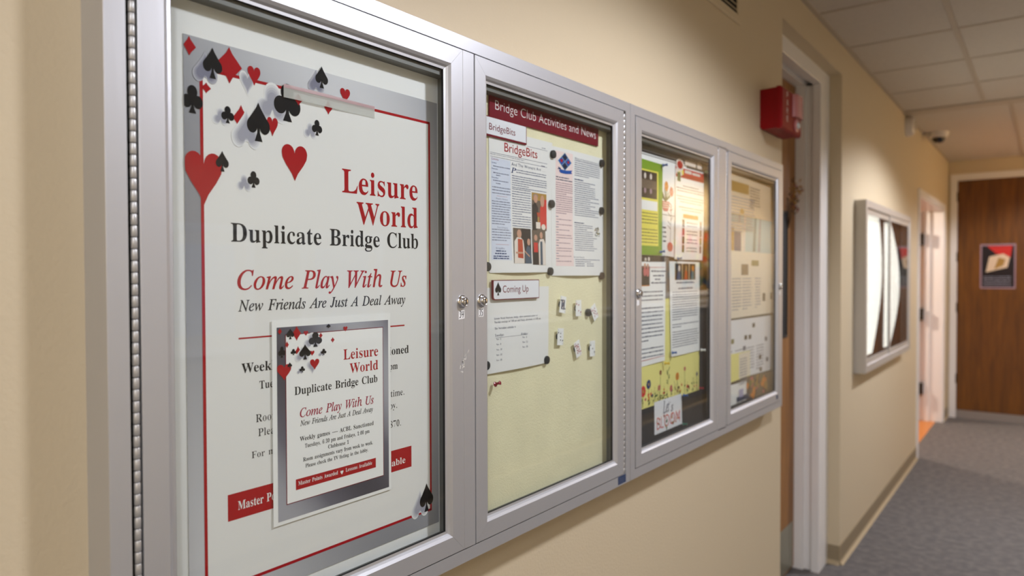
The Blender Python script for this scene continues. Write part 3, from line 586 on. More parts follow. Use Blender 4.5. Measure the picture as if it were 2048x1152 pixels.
class MB:
    """collects faces with material names, then links them as ONE mesh object"""
    def __init__(self):
        self.v, self.f, self.m, self.names = [], [], [], []
    def mi(self, name):
        if name not in self.names:
            self.names.append(name)
        return self.names.index(name)
    def add(self, verts, faces, m):
        o = len(self.v)
        self.v += [tuple(p) for p in verts]
        k = self.mi(m)
        for f in faces:
            self.f.append(tuple(i + o for i in f))
            self.m.append(k)
    def box(self, a, b, m):
        (x0, y0, z0), (x1, y1, z1) = a, b
        v = [(x0, y0, z0), (x1, y0, z0), (x1, y1, z0), (x0, y1, z0), (x0, y0, z1), (x1, y0, z1), (x1, y1, z1), (x0, y1, z1)]
        self.add(v, [(0, 3, 2, 1), (4, 5, 6, 7), (0, 1, 5, 4), (1, 2, 6, 5), (2, 3, 7, 6), (3, 0, 4, 7)], m)
    def bbox(self, a, b, m, r=0.002):
        """box with its +x face edges bevelled"""
        (x0, y0, z0), (x1, y1, z1) = a, b
        v = [(x0, y0, z0), (x0, y1, z0), (x0, y1, z1), (x0, y0, z1),
             (x1 - r, y0, z0), (x1 - r, y1, z0), (x1 - r, y1, z1), (x1 - r, y0, z1),
             (x1, y0 + r, z0 + r), (x1, y1 - r, z0 + r), (x1, y1 - r, z1 - r), (x1, y0 + r, z1 - r)]
        self.add(v, [(3, 2, 1, 0), (8, 9, 10, 11)] + [(i, (i + 1) % 4, (i + 1) % 4 + 4, i + 4) for i in range(4)]
                 + [(i + 4, (i + 1) % 4 + 4, (i + 1) % 4 + 8, i + 8) for i in range(4)], m)
    def prism(self, poly, axis, a, b, m):
        """polygon (2-D) extruded along axis from a to b; the other two axes keep their order"""
        n = len(poly)
        def P(p, t):
            q = [p[0], p[1]]
            q.insert(axis, t)
            return tuple(q)
        v = [P(p, a) for p in poly] + [P(p, b) for p in poly]
        t = ear([poly])
        fs = [tuple(x) for x in t] + [tuple(i + n for i in reversed(x)) for x in t]
        fs += [(i, (i + 1) % n, (i + 1) % n + n, i + n) for i in range(n)]
        self.add(v, fs, m)
    def lathe(self, c, d, prof, m, n=20, caps=True):
        """profile [(distance along d, radius)] turned round the axis d through c"""
        d = Vector(d).normalized()
        u = d.orthogonal().normalized()
        w = d.cross(u)
        v, fs = [], []
        for (t, r) in prof:
            for k in range(n):
                a = 2 * PI * k / n
                v.append(Vector(c) + d * t + (u * math.cos(a) + w * math.sin(a)) * r)
        for i in range(len(prof) - 1):
            for k in range(n):
                k2 = (k + 1) % n
                fs.append((i * n + k, i * n + k2, (i + 1) * n + k2, (i + 1) * n + k))
        if caps:
            fs.append(tuple(reversed(range(n))))
            fs.append(tuple((len(prof) - 1) * n + k for k in range(n)))
        self.add(v, fs, m)
    def frame(self, y0, z0, y1, z1, prof, m, gap=0.00018):
        """four mitred rails: profile points are (distance in from the outer edge, x)"""
        def at(side, s, d):
            # s = 0 start corner, 1 end corner
            if side == 0: return (y0 + d + gap if s == 0 else y1 - d - gap, z0 + d)
            if side == 1: return (y1 - d, z0 + d + gap if s == 0 else z1 - d - gap)
            if side == 2: return (y1 - d - gap if s == 0 else y0 + d + gap, z1 - d)
            return (y0 + d, z1 - d - gap if s == 0 else z0 + d + gap)
        n = len(prof)
        t = ear([prof])
        for side in range(4):
            v = []
            for s in (0, 1):
                for d, x in prof:
                    y, z = at(side, s, d)
                    v.append((x, y, z))
            fs = [tuple(q) for q in t] + [tuple(i + n for i in reversed(q)) for q in t]
            fs += [(i, (i + 1) % n, (i + 1) % n + n, i + n) for i in range(n)]
            self.add(v, fs, m)
    def build(self, name, parent=None, smooth=False, loc=None, angle=40):
        me = bpy.data.meshes.new(name)
        vs = self.v
        if loc is None and parent is not None:
            loc = WORLD[parent.name]
        if loc is not None:
            L = Vector(loc)
            vs = [tuple(Vector(p) - L) for p in vs]
        me.from_pydata(vs, [], self.f)
        for nm in self.names:
            me.materials.append(MATS[nm])
        me.polygons.foreach_set('material_index', self.m)
        me.update()
        import bmesh
        bm = bmesh.new()
        bm.from_mesh(me)
        bmesh.ops.recalc_face_normals(bm, faces=[f for f in bm.faces if all(len(e.link_faces) == 2 for e in f.edges)])
        if smooth:
            for f in bm.faces:
                f.smooth = True
            for e in bm.edges:
                if len(e.link_faces) == 2 and e.calc_face_angle(0) > math.radians(angle):
                    e.smooth = False
        bm.to_mesh(me)
        bm.free()
        o = bpy.data.objects.new(name, me)
        COL.objects.link(o)
        place(o, loc or (0, 0, 0), parent)
        return o

WORLD = {}

def place(o, w, parent=None):
    """put o at the world point w, below its parent"""
    WORLD[o.name] = Vector(w)
    o.location = Vector(w)
    if parent is not None:
        o.parent = parent
        o.location = Vector(w) - WORLD[parent.name]

def thing(name, label, cat, loc, group=None):
    o = bpy.data.objects.new(name, None)
    COL.objects.link(o)
    o.empty_display_size = 0.05
    place(o, loc)
    return tag(o, label, cat, group)

def tag(o, label, cat, group=None):
    o['label'] = label
    o['category'] = cat
    if group:
        o['group'] = group
    return o

def struct(o):
    o['kind'] = 'structure'
    return o

class Sheet(MB):
    """a printed sheet parallel to the wall; u = y, v = z; front face at x = x0 (+ bend)"""
    INK = 0.00016
    def __init__(self, x0, bend=None):
        super().__init__()
        self.x0 = x0
        self.bend = bend or (lambda y, z: 0.0)
        self.curved = bend is not None
    def P(self, y, z, lv=0):
        return (self.x0 + self.bend(y, z) + lv * self.INK, y, z)
    def base(self, corners, m, thick=0.0004, nu=1, nv=1):
        """corners: bottom-left, bottom-right, top-right, top-left in (y, z)"""
        bl, br, tr, tl = corners
        fv = []
        for j in range(nv + 1):
            for i in range(nu + 1):
                s, t = i / nu, j / nv
                y = (bl[0] * (1 - s) + br[0] * s) * (1 - t) + (tl[0] * (1 - s) + tr[0] * s) * t
                z = (bl[1] * (1 - s) + br[1] * s) * (1 - t) + (tl[1] * (1 - s) + tr[1] * s) * t
                fv.append((y, z))
        N = len(fv)
        v = [self.P(y, z) for y, z in fv]
        v += [(p[0] - thick, p[1], p[2]) for p in v]
        w = nu + 1
        fs = []
        for j in range(nv):
            for i in range(nu):
                q = (j * w + i, j * w + i + 1, (j + 1) * w + i + 1, (j + 1) * w + i)
                fs.append(q)
                fs.append(tuple(k + N for k in reversed(q)))
        ring = [i for i in range(w)] + [j * w + nu for j in range(1, nv + 1)] + [nv * w + i for i in range(nu - 1, -1, -1)] + [j * w for j in range(nv - 1, 0, -1)]
        R = len(ring)
        for k in range(R):
            a, b = ring[k], ring[(k + 1) % R]
            fs.append((b, a, a + N, b + N))
        self.add(v, fs, m)
        return self
    def quad(self, pts, m, lv=1):
        self.add([self.P(y, z, lv) for y, z in pts], [(0, 1, 2, 3)], m)
    def rect(self, a, b, m, lv=1):
        w, h = abs(b[0] - a[0]), abs(b[1] - a[1])
        if self.curved and max(w, h) > 0.012:          # follow the curl of the sheet
            nu, nv = max(1, int(w / 0.008)), max(1, int(h / 0.008))
            v = [self.P(a[0] + (b[0] - a[0]) * i / nu, a[1] + (b[1] - a[1]) * j / nv, lv) for j in range(nv + 1) for i in range(nu + 1)]
            k = nu + 1
            self.add(v, [(j * k + i, j * k + i + 1, (j + 1) * k + i + 1, (j + 1) * k + i) for j in range(nv) for i in range(nu)], m)
            return
        self.quad([(a[0], b[1]), (b[0], b[1]), (b[0], a[1]), (a[0], a[1])], m, lv)
    def poly(self, pts, m, lv=1):
        t = ear([pts])
        self.add([self.P(y, z, lv) for y, z in pts], t, m)
    def disc(self, c, ry, rz, m, lv=1, n=14):
        self.poly([(c[0] + ry * math.cos(2 * PI * k / n), c[1] + rz * math.sin(2 * PI * k / n)) for k in range(n)], m, lv)
    def line(self, a, b, w, m, lv=1):
        dy, dz = b[0] - a[0], b[1] - a[1]
        l = math.hypot(dy, dz) or 1e-9
        ny, nz = -dz / l * w / 2, dy / l * w / 2
        self.quad([(a[0] - ny, a[1] - nz), (b[0] - ny, b[1] - nz), (b[0] + ny, b[1] + nz), (a[0] + ny, a[1] + nz)], m, lv)
    def stroke(self, pts, w, m, lv=1):
        for a, b in zip(pts, pts[1:]):
            self.line(a, b, w, m, lv)
    def text(self, s, style, yl, yr, zb, cap, m, lv=2, slope=0.0):
        """text from y = yl to yr on the baseline zb, capital height cap"""
        fs = STYLE[style][0]
        nat = text_width(s, style)
        sx = (yr - yl) / nat
        sy = cap / CAPH[fs]
        x = 0.0
        for c in s:
            a, pts, tris = glyph(style, c)
            if tris:
                self.add([self.P(yl + (x + px) * sx, zb + py * sy + (x + px) * sx * slope, lv) for px, py in pts], tris, m)
            x += a
    def words(self, a, w, h, m, rnd, lv=1, fill=1.0, slope=0.0):
        """one row of small print: a run of word-length bars"""
        y = a[0]
        end = a[0] + w * fill
        while y < end - 1e-4:
            l = min(rnd.uniform(1.0, 4.2) * h * 1.5, end - y)
            k = rnd.uniform(0.75, 1.0)
            self.quad([(y, a[1] + (y - a[0]) * slope), (y + l, a[1] + (y + l - a[0]) * slope),
                       (y + l, a[1] + h * k + (y + l - a[0]) * slope), (y, a[1] + h * k + (y - a[0]) * slope)], m, lv)
            y += l + h * 0.55
    def para(self, a, w, n, pitch, m, rnd, h=None, lv=1, slope=0.0, last=None):
        """n rows of small print hanging down from the top-left point a"""
        h = h or pitch * 0.45
        for i in range(n):
            f = rnd.uniform(0.93, 1.0)
            if i == n - 1:
                f = last or rnd.uniform(0.35, 0.8)
            self.words((a[0], a[1] - (i + 0.8) * pitch), w, h, m, rnd, lv, f, slope)
    def suit(self, kind, c, w, h, m, lv=3):
        for k, p in enumerate(suit_shape(kind)):
            self.poly([(c[0] + x * w, c[1] + y * h) for x, y in p], m, lv + 0.06 * k)
    def soft(self, kind, c, w, h, lv=2.3, n=5, k0=0):
        """soft grey ghost printed beside a suit: nested tones, palest outside"""
        p = suit_shape('ghost_club' if kind == 'club' else kind)[0]
        for k in range(n):
            s = 1.26 - 0.13 * k
            self.poly([(c[0] + x * w * s, c[1] + y * h * s) for x, y in p], 'ghost_%d' % (k + k0), lv + 0.1 * k)

def arc(cx, cy, rx, ry, a0, a1, n=8):
    return [(cx + rx * math.cos(math.radians(a0 + (a1 - a0) * k / n)), cy + ry * math.sin(math.radians(a0 + (a1 - a0) * k / n))) for k in range(n + 1)]

_sc = {}

def suit_shape(kind):
    """unit-size outline(s), centred, width 1, height 1"""
    if kind in _sc:
        return _sc[kind]
    if kind == 'diamond':
        r = [[(0, -.5), (.12, -.33), (.5, 0), (.12, .33), (0, .5), (-.12, .33), (-.5, 0), (-.12, -.33)]]
    elif kind == 'ghost_club':
        r = [[]]
        for k in range(36):
            a = 2 * PI * k / 36
            d = (math.cos(a), math.sin(a))
            best = 0.1
            for cx, cy, q in ((0, .255, .24), (-.262, -.09, .238), (.262, -.09, .238)):
                bq = d[0] * cx + d[1] * cy
                disc = bq * bq - (cx * cx + cy * cy - q * q)
                if disc > 0:
                    best = max(best, bq + math.sqrt(disc))
            r[0].append((d[0] * best, d[1] * best))
    elif kind == 'heart':
        p = [(0, -.5)]
        p += [(.12, -.3), (.34, -.06), (.47, .12)]
        p += arc(.255, .27, .245, .23, -18, 158, 9)
        p += [(0, .27)]
        q = [(-x, y) for x, y in reversed(p[1:-1])]
        r = [p + q]
    elif kind == 'spade':
        p = [(0, .5), (.1, .36), (.34, .12)]
        p += arc(.27, -.1, .23, .2, 40, -140, 9)
        p += [(.06, -.17)]
        q = [(-x, y) for x, y in reversed(p[1:])]
        r = [p + q, [(-.05, -.1), (-.06, -.28), (-.17, -.5), (.17, -.5), (.06, -.28), (.05, -.1)]]
    else:
        r = [arc(0, .255, .24, .24, 0, 345, 18), arc(-.262, -.09, .238, .235, 0, 345, 18), arc(.262, -.09, .238, .235, 0, 345, 18),
             [(-.1, .1), (-.1, -.1), (.1, -.1), (.1, .1)],
             [(-.04, .0), (-.06, -.28), (-.17, -.5), (.17, -.5), (.06, -.28), (.04, .0)]]
    _sc[kind] = r
    return r

rnd = random.Random(7)
YE = 8.94          # end wall
CEIL = 2.743
ROOMX = 2.55       # opposite wall

# ------------------------------------------------------------------ room shell
def wall(name, boxes, m='wall_paint'):
    b = MB()
    for a, c in boxes:
        b.box(a, c, m)
    return struct(b.build(name))

R0, R1, RZ = 2.992, 4.036, 2.588          # shallow recess with the first door
D0, D1, DZ = 6.80, 8.56, 2.20             # open doorway further on
wall('wall_left', [((-0.3, -3.2, 0), (0, R0, CEIL)), ((-0.3, R0, RZ), (0, R1, CEIL)), ((-0.3, R1, 0), (0, D0, CEIL)),
                   ((-0.3, D0, DZ), (0, D1, CEIL)), ((-0.3, D1, 0), (0, YE, CEIL))])
wall('wall_end', [((0, YE, 0), (0.075, YE + 0.15, CEIL)), ((0.075, YE, 2.545), (1.0, YE + 0.15, CEIL)), ((1.0, YE, 0), (ROOMX, YE + 0.15, CEIL))])
wall('wall_right', [((ROOMX, -3.2, 0), (ROOMX + 0.15, YE, CEIL))])
wall('wall_back', [((-0.3, -3.35, 0), (ROOMX + 0.15, -3.2, CEIL))])
b = MB()
b.box((-0.06, -3.2, -0.06), (ROOMX, YE + 0.02, 0), 'carpet_grey')
b.box((-0.3, R0 - 0.3, -0.06), (-0.06, R1 + 0.3, 0), 'carpet_grey')
struct(b.build('floor'))
b = MB()
b.box((-0.3, -3.2, CEIL), (ROOMX, YE, CEIL + 0.06), 'ceiling_tile')
struct(b.build('ceiling'))

# suspended-ceiling tee bars (slightly proud of the tiles) and the deeper band across the hall
b = MB()
for x in (0.50, 1.11, 1.72, 2.33):
    b.box((x - 0.012, -3.2, CEIL - 0.004), (x + 0.012, 5.95, CEIL), 'tee_bar')
for k in range(-6, 15):
    y = 5.95 - 0.614 * k
    if -3.1 < y < 5.9:
        b.box((0.0, y - 0.009, CEIL - 0.0035), (ROOMX, y + 0.009, CEIL), 'tee_bar')
for x in (0.65, 1.26, 1.87):
    b.box((x - 0.012, 6.10, CEIL - 0.004), (x + 0.012, YE, CEIL), 'tee_bar')
b.box((0.0, 5.95, CEIL - 0.012), (ROOMX, 6.10, CEIL), 'tee_bar')
b.box((0.0, -3.2, CEIL - 0.006), (0.022, YE, CEIL), 'tee_bar')
struct(b.build('trim_1'))

# vinyl cove base with its light toe
def cove(name, segs):
    b = MB()
    for (p, q) in segs:
        p, q = Vector((*p, 0)), Vector((*q, 0))
        t = (q - p).normalized()
        nrm = Vector((t.y, -t.x, 0))
        prof = [(0, 0.10), (0.002, 0.101), (0.004, 0.098), (0.004, 0.022), (0.007, 0.010), (0.015, 0.003), (0.018, 0.0), (0, 0)]
        v, n = [], len(prof)
        for e in (p, q):
            for d, z in prof:
                v.append(tuple(e + nrm * d + Vector((0, 0, z))))
        b.add(v, [(0, 1, n + 1, n), (1, 2, n + 2, n + 1), (2, 3, n + 3, n + 2)], 'vinyl_base')
        b.add(v, [(3, 4, n + 4, n + 3), (4, 5, n + 5, n + 4), (5, 6, n + 6, n + 5), tuple(range(n)), tuple(range(2 * n - 1, n - 1, -1))], 'vinyl_base_edge')
    return struct(b.build(name))
cove('baseboard_left', [((0, -3.2), (0, R0)), ((-0.06, R1), (0.0, R1)), ((0, R1), (0, D0 - 0.06)), ((0, D1 + 0.06), (0, YE))])
cove('baseboard_right', [((ROOMX, YE), (ROOMX, -3.2))])

# ------------------------------------------------------------------ door in the shallow recess
b = MB()
for (y0, y1, zz) in ((R0 + 0.0, R0 + 0.09, 1), (3.875, R1, -1)):
    s = zz
    # hollow-metal jamb: bright face, rebate, stop and inner jamb
    if s < 0:
        prof = [(-0.29, 3.856), (-0.138, 3.856), (-0.138, 3.876), (-0.098, 3.876), (-0.098, 3.856), (-0.062, 3.856), (-0.060, 3.860), (-0.060, R1), (-0.29, R1)]
    else:
        prof = [(-0.29, 3.09), (-0.138, 3.09), (-0.138, 3.07), (-0.098, 3.07), (-0.098, 3.09), (-0.062, 3.09), (-0.060, 3.086), (-0.060, R0), (-0.29, R0)]
    b.prism(prof, 2, 0.0, 2.515, 'white_trim')
hp = [(-0.29, 2.515), (-0.138, 2.515), (-0.138, 2.535), (-0.098, 2.535), (-0.098, 2.515), (-0.062, 2.515), (-0.060, 2.519), (-0.060, RZ), (-0.29, RZ)]
b.prism(hp, 1, R0, R1, 'white_trim')
struct(b.build('trim_2'))
b = MB()
b.box((-0.228, 3.093, 0.012), (-0.184, 3.853, 2.512), 'door_wood_lit')
dr = struct(b.build('door_1', loc=(-0.206, 3.47, 0)))
b = MB()
b.box((-0.184, 3.12, 0.02), (-0.1825, 3.83, 0.255), 'kick_plate')
b.build('kick_plate', dr)
b = MB()
b.frame(3.555, 1.225, 3.712, 1.86, [(0, -0.184), (0, -0.178), (0.010, -0.177), (0.013, -0.181), (0.013, -0.184)], 'hinge_dark')
vf = b.build('vision_panel_frame', dr)
b = MB()
b.box((-0.1838, 3.566, 1.236), (-0.1818, 3.701, 1.849), 'black_gap')
b.build('glass_pane', vf)
# dried-flower hanging on that door
t = thing('dried_flower_bunch', 'small dried bunch in brown, gold and dark red hanging on the brown recessed door', 'decoration', (-0.183, 3.705, 1.93))
fb = MB()
for k in range(70):
    a, r = rnd.uniform(0, 2 * PI), rnd.uniform(0.01, 0.085)
    c = Vector((-0.165 + rnd.uniform(0, 0.045), 3.705 + r * 0.85 * math.cos(a), 1.93 + r * 1.35 * math.sin(a)))
    d = Vector((rnd.uniform(.2, 1), rnd.uniform(-1, 1), rnd.uniform(-1, 1)))
    L, w = rnd.uniform(0.018, 0.035), rnd.uniform(0.006, 0.011)
    u = d.normalized()
    s_ = u.orthogonal().normalized()
    n_ = u.cross(s_) * 0.0025
    m = rnd.choice(['print_gold', 'pin_red', 'print_brown', 'hinge_dark', 'print_gold', 'door_wood'])
    p = [c - u * L / 2, c + s_ * w / 2 + n_, c + u * L / 2, c - s_ * w / 2 + n_, c - n_]
    fb.add(p, [(0, 1, 3), (1, 2, 3), (0, 4, 1), (1, 4, 2), (2, 4, 3), (3, 4, 0)], m)
fb.build('flower_heads', t)
fb = MB()
for k in range(7):
    fb.lathe((-0.178, 3.705 + (k - 3) * 0.006, 1.80 - 0.012 * (k % 3)), (0.05, (k - 3) * 0.05, 0.5), [(0, 0.0018), (0.13, 0.0012)], 'hinge_dark', 6)
fb.build('stems', t)

# ------------------------------------------------------------------ open doorway to the side room
b = MB()
fx = 0.012
for (ya, yb) in ((D0 - 0.055, D0), (D1, D1 + 0.055)):
    b.bbox((0, ya, 0), (fx, yb, DZ + 0.055), 'white_trim', 0.003)
b.bbox((0, D0, DZ), (fx, D1, DZ + 0.055), 'white_trim', 0.003)
b.prism([(-0.31, D1 + 0.001), (-0.31, D1 - 0.012), (-0.17, D1 - 0.012), (-0.17, D1 - 0.030), (-0.125, D1 - 0.030), (-0.125, D1 - 0.012), (0.0, D1 - 0.012), (0.0, D1 + 0.001)], 2, 0, DZ, 'white_trim')
b.prism([(-0.31, D0 - 0.001), (-0.31, D0 + 0.012), (0.0, D0 + 0.012), (0.0, D0 - 0.001)], 2, 0, DZ, 'white_trim')
b.prism([(-0.31, DZ + 0.001), (-0.31, DZ - 0.012), (0.0, DZ - 0.012), (0.0, DZ + 0.001)], 1, D0, D1, 'white_trim')
struct(b.build('trim_3'))
b = MB()                                   # leaf stands open, hinged on the far jamb
b.box((-1.10, D1 - 0.075, 0.012), (-0.235, D1 - 0.031, DZ - 0.016), 'orange_wood')
dr = struct(b.build('door_2', loc=(-0.235, D1 - 0.05, 0)))
for z in (0.34, 1.12, 1.90):
    b = MB()
    b.lathe((-0.205, D1 - 0.038, z - 0.06), (0, 0, 1), [(0, 0.012), (0.12, 0.012)], 'hinge_dark', 12)
    b.box((-0.236, D1 - 0.0765, z - 0.06), (-0.170, D1 - 0.0305, z + 0.06), 'hinge_dark')
    b.build('hinge', dr)
# the side room itself
wall('wall_side_room', [((-3.2, 9.62, 0), (-0.3, 9.72, CEIL)), ((-3.3, 5.6, 0), (-3.2, 9.72, CEIL)), ((-3.2, 5.6, 0), (-0.3, 5.7, CEIL)),
                        ((-3.2, 5.7, CEIL), (-0.3, 9.62, CEIL + 0.05)), ((-0.3, YE, 0), (-0.28, 9.62, CEIL))])
b = MB()
b.box((-3.2, 5.7, -0.06), (-0.06, 9.62, -0.002), 'room_floor_tile')
struct(b.build('floor_side_room'))

# ------------------------------------------------------------------ end door
b = MB()
ex = YE
for (xa, xb) in ((0.022, 0.080), (0.992, 1.05)):
    b.box((xa, ex - 0.014, 0), (xb, ex, 2.60), 'white_trim')
b.box((0.080, ex - 0.014, 2.545), (0.992, ex, 2.60), 'white_trim')
b.box((0.072, ex, 0), (0.084, ex + 0.15, 2.545), 'white_trim')
b.box((0.990, ex, 0), (1.002, ex + 0.15, 2.545), 'white_trim')
b.box((0.084, ex, 2.533), (0.990, ex + 0.15, 2.546), 'white_trim')
struct(b.build('trim_4'))
b = MB()
b.box((0.087, ex + 0.012, 0.085), (0.987, ex + 0.056, 2.530), 'door_wood')
dr = struct(b.build('door_3', loc=(0.53, ex + 0.03, 0)))
for z in (0.42, 1.18, 1.72, 2.36):
    b = MB()
    b.lathe((0.082, ex + 0.004, z - 0.05), (0, 0, 1), [(0, 0.011), (0.10, 0.011)], 'hinge_dark', 12)
    b.build('hinge', dr)
b = MB()
b.box((0.084, ex + 0.004, 0.0), (0.990, ex + 0.10, 0.020), 'threshold')
b.box((0.087, ex + 0.006, 0.020), (0.987, ex + 0.058, 0.083), 'threshold')
b.build('door_sweep', dr)

# ------------------------------------------------------------------ opposite wall (seen only as reflections in the glass)
b = MB()
for z in (1.165, 1.225):
    b.box((ROOMX - 0.03, 3.5, z - 0.014), (ROOMX, 8.9, z + 0.014), 'white_trim')
b.box((ROOMX - 0.012, 3.5, 0.1), (ROOMX, 8.9, 1.151), 'fabric_grey')
struct(b.build('trim_5'))
area('picture_fill_light', (ROOMX - 0.35, 7.9, 2.45), (0, math.radians(-40), 0), 0.25, 1.3, 30, (1.0, 0.78, 0.5))  # added unseen lamp, brightens the picture that the glass mirrors

def picture(label, y0, z0, y1, z1, painter):
    t = thing('framed_picture', label, 'picture', (ROOMX - 0.001, (y0 + y1) / 2, z0))
    b = MB()
    b.frame(y0, z0, y1, z1, [(0, ROOMX - 0.001), (0, ROOMX - 0.028), (0.035, ROOMX - 0.022), (0.035, ROOMX - 0.001)], 'white_trim')
    b.build('picture_frame', t)
    b = MB()
    b.box((ROOMX - 0.010, y0 + 0.034, z0 + 0.034), (ROOMX - 0.002, y1 - 0.034, z1 - 0.034), 'paper_warm')
    painter(b, y0 + 0.05, z0 + 0.05, y1 - 0.05, z1 - 0.05)
    b.build('artwork', t)

def leaf(b, x, y, z, ry, rz, m, a=0.0, n=8):
    pts = [(y + ry * math.cos(2 * PI * k / n) * math.cos(a) - rz * math.sin(2 * PI * k / n) * math.sin(a),
            z + ry * math.cos(2 * PI * k / n) * math.sin(a) + rz * math.sin(2 * PI * k / n) * math.cos(a)) for k in range(n)]
    b.add([(x, p, q) for p, q in pts], [tuple(range(n))], m)

def paint_flowers(b, y0, z0, y1, z1):
    b.add([(ROOMX - 0.0105, y0, z0), (ROOMX - 0.0105, y1, z0), (ROOMX - 0.0105, y1, z1), (ROOMX - 0.0105, y0, z1)], [(0, 1, 2, 3)], 'print_gold')
    for k in range(90):
        z = rnd.uniform(z0 + 0.05, z1 - 0.05)
        f = (z - z0) / (z1 - z0)
        m = rnd.choice(['print_orange', 'print_orange', 'lemon', 'print_scarlet', 'print_cream']) if f > 0.42 else rnd.choice(['print_teal', 'print_green', 'print_dark', 'ink_navy'])
        leaf(b, ROOMX - 0.0107 - k * 0.00005, rnd.uniform(y0 + 0.07, y1 - 0.07), z, rnd.uniform(0.02, 0.055), rnd.uniform(0.03, 0.06), m, rnd.uniform(0, 3))

def paint_plain(b, y0, z0, y1, z1):
    b.add([(ROOMX - 0.0105, y0 + 0.05, z0 + 0.05), (ROOMX - 0.0105, y1 - 0.05, z0 + 0.05), (ROOMX - 0.0105, y1 - 0.05, z1 - 0.05), (ROOMX - 0.0105, y0 + 0.05, z1 - 0.05)], [(0, 1, 2, 3)], 'tint_blue')

picture('large picture of orange flowers over dark leaves, mirrored in the case glass', 7.1, 1.30, 8.7, 2.12, paint_flowers)
picture('pale framed picture faintly mirrored in the large poster glass, nearer the camera', 1.55, 1.15, 2.15, 1.80, paint_plain)
picture('pale framed picture faintly mirrored in the poster glass, farther from the camera', 2.45, 1.15, 3.05, 1.80, paint_plain)

# ------------------------------------------------------------------ display cases
ZB, ZT = 1.0345, 1.963
DZB, DZT = 1.0602, 1.937
IZB, IZT = 1.092, 1.886
DOORPROF = [(0, 0.0445), (0, 0.0562), (0.0005, 0.0566), (0.030, 0.0566), (0.0345, 0.0535), (0.0370, 0.0495), (0.0415, 0.0490), (0.0415, 0.0445)]

def case_body(t, y0, y1, name='case_frame'):
    b = MB()
    # shell, front flange and the return behind the doors
    b.frame(y0, ZB, y1, ZT, [(0, 0.0), (0, 0.0545), (0.0005, 0.055), (0.0235, 0.055), (0.0235, 0.0442), (0.0100, 0.0442), (0.0100, 0.0)], 'aluminium')
    return b.build(name, t)

def lining(t, y0, y1, iz0=IZB, iz1=IZT):
    """dark inner sides of one compartment"""
    b = MB()
    b.frame(y0 - 0.02, iz0 - 0.02, y1 + 0.02, iz1 + 0.02, [(0, 0.0), (0, 0.0435), (0.02, 0.0435), (0.02, 0.0)], 'aluminium_in')
    return b.build('case_lining', t)

def board(t, y0, y1, m, name='back_board', x=0.0225):
    b = MB()
    b.box((x - 0.006, y0, IZB), (x, y1, IZT), m)
    return b.build(name, t)

def piano_hinge(parent, y, z0, z1, pitch=0.0132, r=0.0036, x=0.0548):
    b = MB()
    n = int((z1 - z0) / pitch)
    for k in range(n):
        za = z0 + k * pitch
        b.lathe((x, y, za + 0.0004), (0, 0, 1), [(0, r * 0.86), (0.0007, r), (pitch - 0.0015, r), (pitch - 0.0008, r * 0.86)], 'steel', 12)
    b.lathe((x, y, z0), (0, 0, 1), [(0, r * 0.7), (n * pitch, r * 0.7)], 'black_gap', 8)
    return b.build('piano_hinge', parent, smooth=True)

def cam_lock(parent, y, z, s=1.0, x=0.0566):
    b = MB()
    b.lathe((x, y, z), (1, 0, 0), [(0, 0.0118 * s), (0.0016, 0.0120 * s), (0.0032, 0.0108 * s), (0.0042, 0.0090 * s), (0.0066, 0.0086 * s), (0.0076, 0.0075 * s), (0.0072, 0.0066 * s)], 'chrome', 28)
    b.lathe((x + 0.0040, y, z), (1, 0, 0), [(0, 0.0064 * s), (0.0046, 0.0062 * s), (0.0052, 0.0054 * s)], 'chrome', 24)
    o = b.build('cam_lock', parent, smooth=True)
    b = MB()
    b.box((x + 0.0050, y - 0.0012 * s, z - 0.0040 * s), (x + 0.0095, y + 0.0012 * s, z + 0.0040 * s), 'black_gap')
    return o, b

def keyed_lock(parent, y, z, s=1.0):
    b = MB()
    x = 0.0566
    b.lathe((x, y, z), (1, 0, 0), [(0, 0.0118 * s), (0.0016, 0.0120 * s), (0.0034, 0.0108 * s), (0.0044, 0.0088 * s), (0.0078, 0.0084 * s), (0.0088, 0.0074 * s), (0.0080, 0.0064 * s), (0.0080, 0.0001)], 'chrome', 28)
    b.lathe((x + 0.0060, y, z), (1, 0, 0), [(0, 0.0058 * s), (0.0036, 0.0056 * s), (0.0042, 0.0048 * s)], 'chrome', 24)
    b.box((x + 0.0090, y - 0.0011 * s, z - 0.0036 * s), (x + 0.0104, y + 0.0011 * s, z + 0.0036 * s), 'black_gap')
    return b.build('cam_lock', parent, smooth=True)

def sticker(parent, y, z, w, h, strokes, x=0.0567, tilt=0.0):
    s = Sheet(x + 0.0003)
    s.base([(y - w / 2, z - h / 2 - tilt), (y + w / 2, z - h / 2), (y + w / 2, z + h / 2), (y - w / 2, z + h / 2 - tilt)], 'paper_bright', 0.0003)
    for st in strokes:
        s.stroke([(y - w / 2 + px * w, z - h / 2 + py * h) for px, py in st], h * 0.09, 'ink_black', 1)
    return s.build('number_sticker', parent)

N3 = [(.14, .84), (.28, .92), (.40, .80), (.26, .58), (.38, .38), (.30, .16), (.12, .14)]
N4A = [(.62, .90), (.50, .46), (.86, .52)]
N4B = [(.84, .90), (.70, .10)]
N5 = [(.86, .90), (.62, .86), (.58, .58), (.78, .50), (.76, .20), (.54, .12)]

